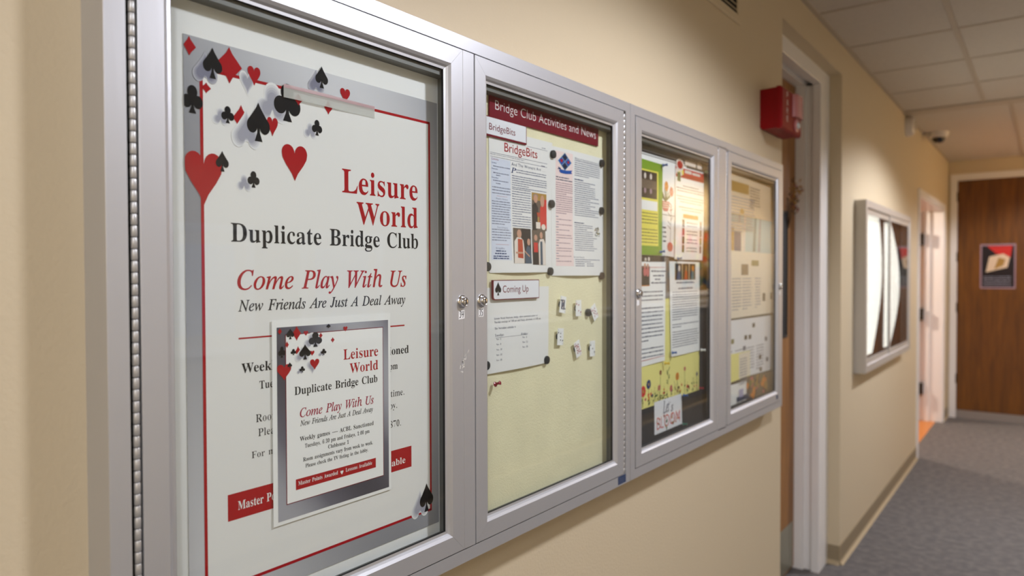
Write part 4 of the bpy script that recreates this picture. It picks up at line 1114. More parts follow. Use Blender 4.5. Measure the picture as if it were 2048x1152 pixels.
def glazed_door(t, y0, y1, label=None, strip=None):
    """door leaf (mesh) with its pane; strip widens the meeting stile with a flat bar to that y"""
    b = MB()
    b.frame(y0, DZB, y1, DZT, DOORPROF, 'aluminium')
    if strip:
        b.bbox((0.0445, y1 + 0.0002, DZB), (0.0568, strip, DZT), 'aluminium', 0.0004)
    o = b.build('door', t)
    if label:
        o['label'] = label
    g = MB()
    g.box((0.0455, y0 + 0.034, DZB + 0.034), (0.0485, y1 - 0.034, DZT - 0.034), 'glass')
    g.build('glass_pane', o)
    gk = MB()                       # black gasket round the pane
    gk.frame(y0 + 0.0395, DZB + 0.0395, y1 - 0.0395, DZT - 0.0395, [(0, 0.0442), (0, 0.0489), (0.0022, 0.0489), (0.0022, 0.0442)], 'black_gap')
    gk.build('gasket', o)
    return o

# --- first case
A0, A1 = 0.3535, 1.5705
caseA = thing('display_case', 'silver glazed display case holding the large card-suit poster and the cream board', 'display case', (0.0, (A0 + A1) / 2, ZB))
case_body(caseA, A0, A1)
b = MB()
b.box((0.0, 0.938, IZB), (0.0438, 0.990, IZT), 'aluminium_in')
b.build('divider', caseA)
lining(caseA, 0.412, 0.918)
lining(caseA, 1.005, 1.5105)
o = board(caseA, 0.412, 0.918, 'mat_board')
o['label'] = 'plain white backing board'
o = board(caseA, 1.005, 1.5105, 'fabric_cream')
o['label'] = 'cream cloth pin board'
d1 = glazed_door(caseA, 0.3895, 0.9455, 'door over the large poster', 0.9752)
piano_hinge(d1, 0.3835, DZB, DZT)
keyed_lock(d1, 0.9408, 1.4978)
sticker(d1, 0.9395, 1.4755, 0.0155, 0.0150, [N3, N4A, N4B], tilt=0.0012)
b = Sheet(0.0569)
for k in range(16):
    c = (0.934 + 0.0012 * k + rnd.uniform(-.004, .004), 1.375 + 0.0022 * k + rnd.uniform(-.003, .003))
    b.line(c, (c[0] + rnd.uniform(.001, .006), c[1] + rnd.uniform(-.002, .007)), rnd.uniform(.0006, .0022), 'scuff', 1)
o = b.build('scratch_mark', d1)
o['label'] = 'pale scuff on the stile'
d2 = glazed_door(caseA, 0.9784, 1.5345, 'door over the cream board')
piano_hinge(d2, 1.5415, DZB, DZT, x=0.0522)
keyed_lock(d2, 0.9942, 1.4978)
sticker(d2, 0.9930, 1.4765, 0.0135, 0.0155, [N3, N5])
s = Sheet(0.0553)
s.base([(1.5085, 1.0385), (1.5475, 1.0385), (1.5475, 1.0575), (1.5085, 1.0575)], 'label_blue', 0.0003)
for z in (1.0515, 1.0465, 1.0420):
    s.words((1.5115, z), 0.032, 0.0022, 'ink_slate', rnd)
s.build('maker_label', caseA)

# --- second case
B0, B1 = 1.5725, 2.820
caseB = thing('display_case', 'silver glazed display case crowded with notices, between the cream board and recessed door', 'display case', (0.0, (B0 + B1) / 2, ZB))
case_body(caseB, B0, B1)
b = MB()
b.box((0.0, 2.150, IZB), (0.0438, 2.232, IZT), 'aluminium_in')
b.bbox((0.0438, 2.1545, ZB + 0.02), (0.055, 2.2195, ZT - 0.02), 'aluminium', 0.0004)
b.build('divider', caseB)
lining(caseB, 1.630, 2.1425)
lining(caseB, 2.252, 2.806)
o = board(caseB, 1.630, 2.1425, 'fabric_charcoal')
o = board(caseB, 2.252, 2.806, 'fabric_charcoal')
d3 = glazed_door(caseB, 1.5985, 2.1430, 'door with the green and yellow notice behind it')
piano_hinge(d3, 2.1500, DZB, DZT, x=0.0522)
keyed_lock(d3, 1.6100, 1.4965)
s = Sheet(0.0570)
s.base([(1.602, 1.466), (1.6145, 1.468), (1.6140, 1.482), (1.603, 1.481)], 'paper_bright', 0.0003)
s.build('number_sticker', d3)
d4 = glazed_door(caseB, 2.2305, 2.7930, 'door with the newspaper clippings behind it')
piano_hinge(d4, 2.2240, DZB, DZT, x=0.0522)
keyed_lock(d4, 2.7800, 1.4965)
s = Sheet(0.0570)
s.base([(2.773, 1.464), (2.786, 1.466), (2.786, 1.480), (2.774, 1.480)], 'paper_bright', 0.0003)
s.build('number_sticker', d4)
s = Sheet(0.0567)
s.base([(2.742, 1.0700), (2.762, 1.0700), (2.762, 1.0860), (2.742, 1.0860)], 'label_blue', 0.0003)
s.build('maker_label', d4)

# --- third case, beyond the recess
C0, C1 = 4.345, 5.935
caseC = thing('display_case', 'silver glazed display case beyond the recessed door with two glowing white curled sheets inside', 'display case', (0.0, (C0 + C1) / 2, 0.97))
b = MB()
b.frame(C0, 0.985, C1, 1.958, [(0, 0.0), (0, 0.061), (0.001, 0.062), (0.040, 0.062), (0.044, 0.057), (0.044, 0.0)], 'aluminium_dull')
b.build('case_frame', caseC)
b = MB()
b.box((0.002, C0 + 0.042, 1.027), (0.008, C1 - 0.042, 1.916), 'cork_brown')
b.build('back_board', caseC)
for k, (ya, yb) in enumerate(((C0 + 0.044, 5.155), (5.12, C1 - 0.044))):
    xx = 0.045 + 0.006 * k
    b = MB()
    b.frame(ya, 1.029, yb, 1.914, [(0, xx), (0, xx + 0.005), (0.030, xx + 0.005), (0.030, xx)], 'aluminium_dull')
    o = b.build('sliding_door', caseC)
    g = MB()
    g.box((xx + 0.001, ya + 0.028, 1.057), (xx + 0.004, yb - 0.028, 1.886), 'glass_far')
    g.build('glass_pane', o)

b = MB()
b.box((0.012, C0 + 0.10, 1.902), (0.040, C1 - 0.10, 1.914), 'aluminium_dull')
b.build('unlit_bar', caseC)  # bar added for case lighting; no lamp is fitted in it
def curled_sheet(label, y0, y1, z0, z1, bulge, edge, phase, rb, rm, rt):
    s = Sheet(0.0105, lambda y, z: 0.004 + bulge * math.sin(PI * max(0.0, min(1.0, (z - z0) / (z1 - z0)))) * max(0.0, min(1.0, (y - y0) / (y1 - y0))))
    nu, nv = 6, 14
    pts = []
    for j in range(nv + 1):
        t_ = j / nv
        ya = y0 + edge * math.sin(PI * t_) * phase
        yb = rb * (1 - t_) * (1 - 2 * t_) + rm * 4 * t_ * (1 - t_) + rt * t_ * (2 * t_ - 1)      # right edge: foot, middle, top
        for i in range(nu + 1):
            pts.append((ya + (yb - ya) * i / nu, z0 + (z1 - z0) * t_))
    v = [s.P(*q) for q in pts]
    N = len(v)
    v += [(q[0] - 0.0006, q[1], q[2]) for q in v]
    w = nu + 1
    fs = []
    for j in range(nv):
        for i in range(nu):
            q = (j * w + i, j * w + i + 1, (j + 1) * w + i + 1, (j + 1) * w + i)
            fs += [q, tuple(k + N for k in reversed(q))]
    ring = list(range(w)) + [j * w + nu for j in range(1, nv + 1)] + [nv * w + i for i in range(nu - 1, -1, -1)] + [j * w for j in range(nv - 1, 0, -1)]
    for k in range(len(ring)):
        a, c = ring[k], ring[(k + 1) % len(ring)]
        fs.append((c, a, a + N, c + N))
    s.add(v, fs, 'glow_paper')
    return tag(s.build('curled_paper', smooth=True), label, 'paper', 'curled sheets in the far case')
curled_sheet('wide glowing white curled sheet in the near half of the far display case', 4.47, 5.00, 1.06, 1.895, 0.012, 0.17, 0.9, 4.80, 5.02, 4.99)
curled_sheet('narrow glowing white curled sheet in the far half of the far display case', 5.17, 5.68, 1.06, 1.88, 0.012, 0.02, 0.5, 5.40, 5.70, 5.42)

# ------------------------------------------------------------------ poster and flyer
def T(s, txt, style, bl, br, top, m, lv=2):
    s.text(txt, style, bl[0], br[0], (bl[1] + br[1]) / 2, abs(top[1] - bl[1]), m, lv)

def SU(s, kind, e, m, lv=4, soft=None, k0=0):
    c, w, h = e
    if soft:
        s.soft(kind, (c[0] + soft[0], c[1] + soft[1]), w, h, lv - 0.9, 5 - k0 // 2, k0)
    s.suit(kind, c, w, h, m, lv)

def clip_left(s, y):
    """trim printed marks that run over the left edge of the sheet"""
    s.v = [(p[0], max(p[1], y), p[2]) for p in s.v]

PY0, PY1, PZ0, PZ1 = 0.4600, 0.9150, 1.1105, 1.8430
s = Sheet(0.0236)
s.base([(PY0, PZ0), (PY1, PZ0), (PY1, PZ1), (PY0, PZ1)], 'silver_print', 0.0006)
L0, L1 = (0.4826, 1.2957)[0], (0.8944, 1.8053)[0]
Zt = (0.8937, 1.8054)[1]
Zb = (0.8804, 1.1380)[1]
LW = 0.0042
s.rect((L0, Zb), (L1, Zt), 'paper', 1)
s.rect((L0 - LW / 2, Zb - LW / 2), (L0 + LW / 2, Zt + LW / 2), 'ink_red', 2)
s.rect((L1 - LW / 2, Zb - LW / 2), (L1 + LW / 2, Zt + LW / 2), 'ink_red', 2)
s.rect((L0, Zt - LW / 2), (L1, Zt + LW / 2), 'ink_red', 2)
s.rect((L0, Zb - LW / 2), (L1, Zb + LW / 2), 'ink_red', 2)
sh = (-0.010, -0.012)
SU(s, 'diamond', ((0.4673, 1.8295), 0.0175, 0.0241), 'ink_red')
SU(s, 'diamond', ((0.5212, 1.8178), 0.0364, 0.0471), 'ink_red', 4)
SU(s, 'spade', ((0.4979, 1.8152), 0.0265, 0.0394), 'ink_black', 5, sh, 3)
SU(s, 'heart', ((0.5573, 1.8116), 0.0191, 0.0256), 'ink_red', 4, sh)
SU(s, 'club', ((0.6091, 1.7864), 0.0436, 0.0527), 'ink_black', 4, (-0.024, -0.010))
SU(s, 'diamond', ((0.6276, 1.7941), 0.0145, 0.0171), 'ink_red', 5)
SU(s, 'spade', ((0.6685, 1.8347), 0.0228, 0.0319), 'ink_black', 4, sh, 3)
SU(s, 'heart', ((0.7119, 1.8162), 0.0187, 0.0214), 'ink_red', 4)
SU(s, 'diamond', ((0.6801, 1.7921), 0.0151, 0.0200), 'ink_red', 4)
SU(s, 'club', ((0.4707, 1.7646), 0.0272, 0.0348), 'ink_black', 4)
SU(s, 'diamond', ((0.4890, 1.7821), 0.0131, 0.0138), 'ink_red', 4)
SU(s, 'club', ((0.5182, 1.7535), 0.0183, 0.0222), 'ink_black', 4, (-0.010, -0.006))
SU(s, 'heart', ((0.5848, 1.7485), 0.0172, 0.0259), 'ink_red', 4)
SU(s, 'diamond', ((0.5374, 1.7518), 0.0237, 0.0361), 'ink_red', 4)
SU(s, 'spade', ((0.5631, 1.7515), 0.0351, 0.0524), 'ink_black', 5, (-0.018, -0.018))
SU(s, 'club', ((0.6594, 1.7596), 0.0183, 0.0227), 'ink_black', 4, (-0.012, -0.008))
SU(s, 'heart', ((0.6205, 1.7034), 0.0425, 0.0504), 'ink_red', 4)
SU(s, 'heart', ((0.4844, 1.6672), 0.0508, 0.0666), 'ink_red', 4)
SU(s, 'spade', ((0.5099, 1.6922), 0.0181, 0.0266), 'ink_black', 5)
SU(s, 'club', ((0.5549, 1.6736), 0.0182, 0.0221), 'ink_black', 4, (-0.014, -0.008))
SU(s, 'spade', ((0.8834, 1.1617), 0.0330, 0.0487), 'ink_black', 4, (-0.016, -0.012))
T(s, 'Leisure', 'semi', (0.7036, 1.6711), (0.8674, 1.6694), (0.7039, 1.7064), 'ink_red')
T(s, 'World', 'semi', (0.7338, 1.6250), (0.8670, 1.6227), (0.7341, 1.6587), 'ink_red')
T(s, 'Duplicate Bridge Club', 'semi', (0.5203, 1.5913), (0.8675, 1.5870), (0.5206, 1.6157), 'ink_black')
T(s, 'Come Play With Us', 'ital', (0.5285, 1.5279), (0.8398, 1.5239), (0.5288, 1.5532), 'ink_red')
T(s, 'New Friends Are Just A Deal Away', 'ital', (0.5316, 1.5004), (0.8360, 1.4939), (0.5318, 1.5149), 'ink_black')
yy = (0.5306, 1.4617)
yz = (0.8335, 1.4610)
s.rect((yy[0], (yy[1] + yz[1]) / 2 - 0.0011), (yz[0], (yy[1] + yz[1]) / 2 + 0.0011), 'ink_red', 2)
T(s, 'Weekly games ~ ACBL Sanctioned', 'bold', (0.5348, 1.4169), (0.8433, 1.4129), (0.5350, 1.4298), 'ink_black')
T(s, 'Tuesdays, 6:30 pm and Fridays, 1:00 pm', 'semi', (0.5608, 1.3924), (0.8178, 1.3893), (0.5609, 1.4031), 'ink_black')
T(s, 'Room assignments vary from time to time.', 'reg', (0.5547, 1.3479), (0.8337, 1.3445), (0.5548, 1.3585), 'ink_black')
T(s, 'Please check the TV listing in the lobby.', 'reg', (0.5580, 1.3279), (0.8172, 1.3254), (0.5581, 1.3382), 'ink_black')
T(s, 'For more information', 'reg', (0.5479, 1.3004), (0.6778, 1.2970), (0.5480, 1.3094), 'ink_black')
T(s, '8870.', 'reg', (0.7910, 1.2965), (0.8254, 1.2958), (0.7911, 1.3066), 'ink_black')
ba, bb = (0.5129, 1.2419), (0.8479, 1.2390)
hh = ((0.5131, 1.2595)[1] - (0.5127, 1.2244)[1]) / 2
s.rect((ba[0], (ba[1] + bb[1]) / 2 - hh), (bb[0], (ba[1] + bb[1]) / 2 + hh), 'ink_red', 2)
T(s, 'Master Points Awarded', 'semi', (0.5271, 1.2363), (0.6562, 1.2330), (0.5272, 1.2477), 'ink_white', 3)
T(s, 'Lessons Available', 'semi', (0.6966, 1.2331), (0.8339, 1.2318), (0.6967, 1.2436), 'ink_white', 3)
clip_left(s, PY0)
tag(s.build('club_poster'), 'large white card-club poster with silver border, scattered suits and red lettering', 'poster')

# clear strip of tape across the top of the poster
s = Sheet(0.0262, lambda y, z: 0.0015 * math.sin((y - 0.6) * 30))
ta, tb = (0.6021, 1.8122), (0.7701, 1.8097)
zc = (ta[1] + tb[1]) / 2
s.base([(ta[0], zc - 0.0185), (tb[0], zc - 0.0185), (tb[0], zc), (ta[0], zc)], 'clear_tape', 0.0006, 6, 1)
s.rect((ta[0], zc - 0.005), (tb[0], zc - 0.0002), 'tape_edge', 1)
tag(s.build('tape_strip'), 'clear strip of tape across the top border of the large poster', 'tape')

# flyer stuck on the poster
s = Sheet(0.0262)
f0, f1 = (0.5797, 1.3381)[0], (0.7995, 1.3380)[0]
fb_, ft_ = ((0.5775, 1.1966)[1] + (0.7978, 1.1967)[1]) / 2, ((0.5816, 1.4832)[1] + (0.8017, 1.4828)[1]) / 2
s.base([(f0, fb_), (f1, fb_), (f1, ft_), (f0, ft_)], 'paper_bright', 0.0003)
g0, g1 = (0.5870, 1.3368)[0], (0.7944, 1.3388)[0]
gb, gt = ((0.5849, 1.2022)[1] + (0.7928, 1.2009)[1]) / 2, ((0.5895, 1.4728)[1] + (0.7960, 1.4722)[1]) / 2
s.rect((g0, gb), (g1, gt), 'pewter_print', 1)
h0, h1 = (0.6004, 1.3345)[0], (0.7834, 1.3404)[0]
hb, ht = ((0.5989, 1.2227)[1] + (0.7810, 1.2224)[1]) / 2, (0.7849, 1.4620)[1]
s.rect((h0, hb), (h1, ht), 'ink_maroon', 2)
s.rect((h0 + 0.0012, hb + 0.0012), (h1 - 0.0012, ht - 0.0012), 'paper_bright', 3)
f_ = 'ink_red'
SU(s, 'diamond', ((0.5917, 1.4669), 0.0067, 0.0090), f_, 5)
SU(s, 'diamond', ((0.6193, 1.4625), 0.0147, 0.0210), f_, 5)
SU(s, 'spade', ((0.6086, 1.4625), 0.0129, 0.0149), 'ink_black', 6)
SU(s, 'heart', ((0.6350, 1.4614), 0.0079, 0.0073), f_, 5)
SU(s, 'club', ((0.6514, 1.4516), 0.0236, 0.0215), 'ink_black', 5, (-0.006, -0.003))
SU(s, 'diamond', ((0.6609, 1.4566), 0.0066, 0.0088), f_, 6)
SU(s, 'spade', ((0.6752, 1.4700), 0.0076, 0.0062), 'ink_black', 5)
SU(s, 'heart', ((0.7067, 1.4632), 0.0080, 0.0077), f_, 5)
SU(s, 'diamond', ((0.6827, 1.4485), 0.0068, 0.0083), f_, 5)
SU(s, 'club', ((0.5947, 1.4381), 0.0119, 0.0154), 'ink_black', 5)
SU(s, 'diamond', ((0.6031, 1.4477), 0.0060, 0.0097), f_, 5)
SU(s, 'club', ((0.6136, 1.4367), 0.0092, 0.0085), 'ink_black', 5)
SU(s, 'diamond', ((0.6214, 1.4364), 0.0101, 0.0158), f_, 5)
SU(s, 'heart', ((0.6455, 1.4319), 0.0081, 0.0074), f_, 5)
SU(s, 'spade', ((0.6331, 1.4350), 0.0198, 0.0219), 'ink_black', 6, (-0.005, -0.005))
SU(s, 'club', ((0.6660, 1.4324), 0.0100, 0.0088), 'ink_black', 5, (-0.004, -0.003))
SU(s, 'heart', ((0.6498, 1.4154), 0.0163, 0.0155), f_, 5, (-0.004, -0.004))
SU(s, 'heart', ((0.5982, 1.4093), 0.0232, 0.0226), f_, 5)
SU(s, 'spade', ((0.6073, 1.4187), 0.0076, 0.0078), 'ink_black', 6)
SU(s, 'club', ((0.6282, 1.4106), 0.0094, 0.0086), 'ink_black', 5, (-0.004, -0.003))
T(s, 'Leisure', 'semi', (0.7023, 1.4170), (0.7728, 1.4168), (0.7025, 1.4324), f_, 4)
T(s, 'World', 'semi', (0.7150, 1.3956), (0.7726, 1.3947), (0.7152, 1.4104), f_, 4)
T(s, 'Duplicate Bridge Club', 'semi', (0.6146, 1.3754), (0.7709, 1.3750), (0.6147, 1.3869), 'ink_black', 4)
T(s, 'Come Play With Us', 'ital', (0.6232, 1.3429), (0.7629, 1.3415), (0.6233, 1.3554), 'ink_crimson', 4)
T(s, 'New Friends Are Just A Deal Away', 'ital', (0.6246, 1.3304), (0.7609, 1.3290), (0.6247, 1.3380), 'ink_black', 4)
T(s, 'Weekly games ~ ACBL Sanctioned', 'semi', (0.6236, 1.3087), (0.7621, 1.3075), (0.6237, 1.3150), 'ink_black', 4)
T(s, 'Tuesdays, 6:30 pm and Fridays, 1:00 pm', 'semi', (0.6318, 1.2978), (0.7534, 1.2966), (0.6318, 1.3035), 'ink_black', 4)
T(s, 'Clubhouse 1', 'semi', (0.6726, 1.2881), (0.7122, 1.2877), (0.6727, 1.2936), 'ink_black', 4)
T(s, 'Room assignments vary from week to week.', 'semi', (0.6284, 1.2782), (0.7609, 1.2777), (0.6285, 1.2839), 'ink_black', 4)
T(s, 'Please check the TV listing in the lobby.', 'semi', (0.6323, 1.2691), (0.7513, 1.2679), (0.6323, 1.2744), 'ink_black', 4)
ba, bb = (0.6160, 1.2476), (0.7660, 1.2472)
hh = ((0.6160, 1.2551)[1] - (0.6159, 1.2400)[1]) / 2
s.rect((ba[0], (ba[1] + bb[1]) / 2 - hh), (bb[0], (ba[1] + bb[1]) / 2 + hh), f_, 4)
T(s, 'Master Points Awarded', 'semi', (0.6198, 1.2463), (0.6907, 1.2451), (0.6199, 1.2519), 'ink_white', 5)
T(s, 'Lessons Available', 'semi', (0.7052, 1.2461), (0.7582, 1.2459), (0.7052, 1.2517), 'ink_white', 5)
SU(s, 'heart', ((0.6981, 1.2466), 0.0057, 0.0063), 'ink_white', 5)
clip_left(s, f0)
tag(s.build('letter_flyer'), 'letter-size flyer with dark pewter border stuck over the large poster', 'flyer')

# ------------------------------------------------------------------ cream board: signs and sheets
s = Sheet(0.0262)
q = [(1.0575, 1.8510), (1.4651, 1.8415), (1.4669, 1.8893), (1.0578, 1.8975)]
zt_, zb_ = (q[2][1] + q[3][1]) / 2, (q[0][1] + q[1][1]) / 2
s.base([(q[0][0], zb_), (q[1][0], zb_), (q[2][0], zt_), (q[3][0], zt_)], 'ink_maroon', 0.003)
T(s, 'Bridge Club Activities and News', 'sansb', (1.0721, 1.8647), (1.4550, 1.8588), (1.0722, 1.8828), 'ink_white', 1)
tag(s.build('header_sign'), 'maroon header sign with bold white lettering across the top of the cream board', 'sign')

s = Sheet(0.0272)
yR = (1.1759, 1.8269)[0]
zt_, zb_ = (1.1759, 1.8458)[1], (1.1752, 1.8080)[1]
yL = yR - 0.150
s.base([(yL, zb_), (yR, zb_), (yR, zt_), (yL, zt_)], 'ink_maroon', 0.003)
s.rect((yL + 0.002, zb_ + 0.0035), (yR - 0.002, zt_ - 0.0018), 'paper_cool', 1)
T(s, 'BridgeBits', 'sans', (1.0528, 1.8201), (1.1381, 1.8208), (1.0529, 1.8325), 'ink_maroon', 2)
tag(s.build('section_sign'), 'white section sign with maroon edge and small dark lettering, just under the maroon header', 'sign')

def bend1(y, z):
    u = (y - 1.0585) / 0.214
    v = (z - 1.549) / 0.2794
    k = 0.006 * math.sin(PI * max(0, min(1, u))) * max(0, 1 - v) ** 3
    return 0.0005 + k + 0.004 * max(0, u - 0.1) * max(0, v - 0.55)
s = Sheet(0.0230, bend1)
zb_, zt_ = (1.1148, 1.5498)[1], (1.2671, 1.8264)[1]
s.base([(1.0585, zb_ - 0.0015), (1.2725, zb_), (1.2725, zt_), (1.0585, zt_)], 'paper', 0.0003, 12, 12)
# left column tint
ca, cb = (1.0645, 1.7322)[0], (1.1259, 1.7388)[0]
s.rect((ca, (1.0706, 1.5733)[1]), (cb, (1.1265, 1.7697)[1]), 'tint_blue', 1)
T(s, 'BridgeBits', 'sans', (1.1042, 1.7866), (1.2185, 1.7856), (1.1043, 1.8040), 'ink_red')
def rule(s, pa, pb, w=0.0005, m='ink_navy', lv=2):
    z = (pa[1] + pb[1]) / 2
    s.rect((pa[0], z - w / 2), (pb[0], z + w / 2), m, lv)
rule(s, (1.1816, 1.8074), (1.2542, 1.8056))
rule(s, (1.0628, 1.7818), (1.2534, 1.7765))
rule(s, (1.0628, 1.7741), (1.2533, 1.7691))
T(s, 'News for and about Leisure World Duplicate Bridge Players', 'sansb', (1.0624, 1.7763), (1.1720, 1.7741), (1.0624, 1.7788), 'ink_navy')
s.words((1.2334, 1.8096), 0.014, 0.0018, 'ink_soft', rnd)
s.words((1.2323, 1.7718), 0.014, 0.0020, 'ink_slate', rnd)
T(s, 'Calendar', 'sansb', (1.0657, 1.7652), (1.0895, 1.7656), (1.0657, 1.7690), 'ink_red')
for (w_, a_, b_, c_) in (('October', (1.0663, 1.7587), (1.0819, 1.7591), (1.0663, 1.7612)), ('November', (1.0662, 1.7475), (1.0859, 1.7476), (1.0662, 1.7500)), ('December', (1.0661, 1.7305), (1.0875, 1.7306), (1.0661, 1.7330))):
    T(s, w_, 'sans', a_, b_, c_, 'ink_navy')
for p_, w_ in (((1.0706, 1.7528), 0.054), ((1.0706, 1.7403), 0.050), ((1.0796, 1.7361), 0.014), ((1.0705, 1.7256), 0.048), ((1.0795, 1.7203), 0.014)):
    s.words(p_, w_, 0.0019, 'ink_text', rnd, 2)
for k in range(3):
    s.words((ca + 0.003, (1.0684, 1.7127)[1] - 0.0056 * k), 0.058, 0.0020, 'ink_text', rnd, 2)
rule(s, (1.0808, 1.6970), (1.1145, 1.6973), 0.0004, 'print_rust')
T(s, 'Weather Advisory', 'sansb', (1.0783, 1.6905), (1.1166, 1.6907), (1.0784, 1.6936), 'ink_navy')
for k in range(10):
    s.words((ca + 0.002, (1.0689, 1.6856)[1] - 0.0048 * k), 0.060 if k < 9 else 0.044, 0.0020, 'ink_text', rnd, 2, rnd.uniform(.88, 1))
T(s, 'Dues Advisory', 'sansb', (1.0817, 1.6347), (1.1147, 1.6352), (1.0817, 1.6384), 'ink_navy')
for k in range(5):
    s.words((ca + 0.002, (1.0686, 1.6312)[1] - 0.0051 * k), 0.060 if k < 4 else 0.046, 0.0020, 'ink_text', rnd, 2, rnd.uniform(.88, 1))
rule(s, (1.0776, 1.6039), (1.1174, 1.6031), 0.0004, 'print_rust')
T(s, 'BridgeBits', 'sansb', (1.0775, 1.5947), (1.1036, 1.5943), (1.0776, 1.5981), 'ink_navy')
for k, (p_, w_) in enumerate((((1.0775, 1.5897), 0.030), ((1.0748, 1.5847), 0.034), ((1.0702, 1.5796), 0.046), ((1.0701, 1.5754), 0.046))):
    s.words(p_, w_, 0.0024, 'ink_navy', rnd, 2)
# main column
T(s, 'And The Winners Are . . .', 'sansb', (1.1286, 1.7623), (1.2482, 1.7605), (1.1286, 1.7685), 'ink_navy')
T(s, 'P', 'ital', (1.1285, 1.7468), (1.1432, 1.7472), (1.1286, 1.7571), 'ink_navy')
ma, mb_ = (1.1302, 1.7393)[0], (1.2521, 1.7524)[0]
for k in range(2):
    s.words((ma + 0.014, (1.1302, 1.7496)[1] + 0.004 - 0.0046 * k), mb_ - ma - 0.016, 0.0019, 'ink_text', rnd, 2)
for k in range(6):
    s.words((ma, (1.1302, 1.7408)[1] - 0.0045 * k), (mb_ - ma) * (0.48 if k == 4 else 1), 0.0019, 'ink_text', rnd, 2)
na = (1.1949, 1.7115)[0]
for k in range(16):
    s.words((ma, (1.1301, 1.7148)[1] - 0.0049 * k), (na - ma) * (0.5 if k == 10 else 0.98), 0.0019, 'ink_text', rnd, 2)
# three small colour photographs
def box3(pl, pr, zt2, zb2):
    return pl[0], pr[0], zt2[1], zb2[1]
ya, yb, za, zc_ = box3((1.1976, 1.6984), (1.2514, 1.7027), (1.2514, 1.7145), (1.2476, 1.6368))
s.rect((ya, zc_), (yb, za), 'print_brown', 2)
W_, H_ = yb - ya, za - zc_
def ph(u, v):
    return (ya + u * W_, zc_ + v * H_)
s.rect(ph(0, .80), ph(1, 1), 'print_gold', 3)
s.poly([ph(.5, .12), ph(1, .06), ph(1, .84), ph(.72, .86), ph(.55, .6)], 'print_scarlet', 4)
s.poly([ph(0, 0), ph(.3, 0), ph(.42, .35), ph(.40, .62), ph(.22, .74), ph(0, .66)], 'print_dark', 5)
s.disc(ph(.24, .84), W_ * .14, H_ * .11, 'skin_print', 6)
s.disc(ph(.24, .91), W_ * .16, H_ * .06, 'print_hair', 5)
s.disc(ph(.70, .80), W_ * .14, H_ * .16, 'skin_print', 5)
s.poly([ph(.30, .48), ph(.54, .48), ph(.48, .36), ph(.36, .36)], 'print_rust', 7)
s.rect(ph(.35, .22), ph(.47, .36), 'print_gold', 7)
s.rect(ph(.24, .05), ph(.54, .22), 'print_cream', 7)
s.disc(ph(.76, .10), W_ * .15, H_ * .08, 'print_cream', 7)
ya, yb, za, zc_ = box3((1.1314, 1.6006), (1.1914, 1.6023), (1.1321, 1.6383), (1.1912, 1.5675))
s.rect((ya, zc_), (yb, za), 'print_brown', 2)
W_, H_ = yb - ya, za - zc_
s.rect(ph(.45, .3), ph(1, 1), 'print_dark', 3)
s.poly([ph(.02, 0), ph(.56, 0), ph(.60, .40), ph(.55, .66), ph(.40, .74), ph(.2, .74), ph(.05, .62)], 'print_cream', 4)
s.poly([ph(.22, .16), ph(.52, .14), ph(.50, .68), ph(.24, .70)], 'print_rust', 5)
s.disc(ph(.32, .84), W_ * .13, H_ * .12, 'skin_print', 6)
s.poly([ph(.62, 0), ph(1, 0), ph(.98, .40), ph(.86, .52), ph(.74, .48), ph(.64, .30)], 'print_denim', 4)
s.disc(ph(.85, .62), W_ * .09, H_ * .10, 'skin_print', 6)
s.disc(ph(.83, .69), W_ * .10, H_ * .06, 'print_dark', 5)
s.line(ph(.10, .30), ph(.50, .30), H_ * .05, 'skin_print', 7)
s.line(ph(.58, .36), ph(.88, .20), H_ * .04, 'skin_print', 7)
ya, yb, za, zc_ = box3((1.1955, 1.6025), (1.2466, 1.6040), (1.1957, 1.6370), (1.2448, 1.5652))
s.rect((ya, zc_), (yb, za), 'print_brown', 2)
W_, H_ = yb - ya, za - zc_
s.poly([ph(.04, 0), ph(.42, 0), ph(.42, .30), ph(.40, .56), ph(.12, .56), ph(.02, .40)], 'print_dark', 3)
s.poly([ph(.10, .36), ph(.40, .36), ph(.40, .64), ph(.12, .64)], 'print_scarlet', 4)
s.disc(ph(.26, .78), W_ * .12, H_ * .09, 'skin_print', 5)
s.disc(ph(.26, .85), W_ * .13, H_ * .05, 'print_brown', 4)
s.poly([ph(.46, 0), ph(.98, 0), ph(.98, .62), ph(.84, .76), ph(.56, .74), ph(.46, .60)], 'print_cream', 5)
s.poly([ph(.56, 0), ph(.74, 0), ph(.74, .68), ph(.58, .68)], 'print_denim', 6)
s.disc(ph(.66, .86), W_ * .11, H_ * .10, 'skin_print', 6)
tag(s.build('newsletter_page'), 'newsletter front page with red title and three small photographs on the cream board', 'paper', 'newsletter pages on the cream board')

def bend2(y, z):
    u = (y - 1.272) / 0.222
    v = (z - 1.545) / 0.2794
    return 0.0008 + 0.006 * math.sin(PI * max(0, min(1, u))) * max(0, 1 - v) ** 3 + 0.0025 * math.sin(PI * max(0, min(1, u))) * v
s = Sheet(0.0232, bend2)
yl, yr = (1.2711, 1.7046)[0], (1.4938, 1.7228)[0]
zb_, zt_ = ((1.2667, 1.5497)[1] + (1.4889, 1.5350)[1]) / 2, ((1.2705, 1.8252)[1] + (1.4951, 1.8160)[1]) / 2
s.base([(yl, zb_), (yr, zb_), (yr, zt_), (yl, zt_)], 'paper', 0.0003, 12, 12)
pa, pb = (1.2861, 1.7697)[0], (1.3529, 1.7773)[0]
s.rect((pa, (1.2830, 1.5633)[1]), (pb, (1.3212, 1.8129)[1]), 'tint_pink', 1)
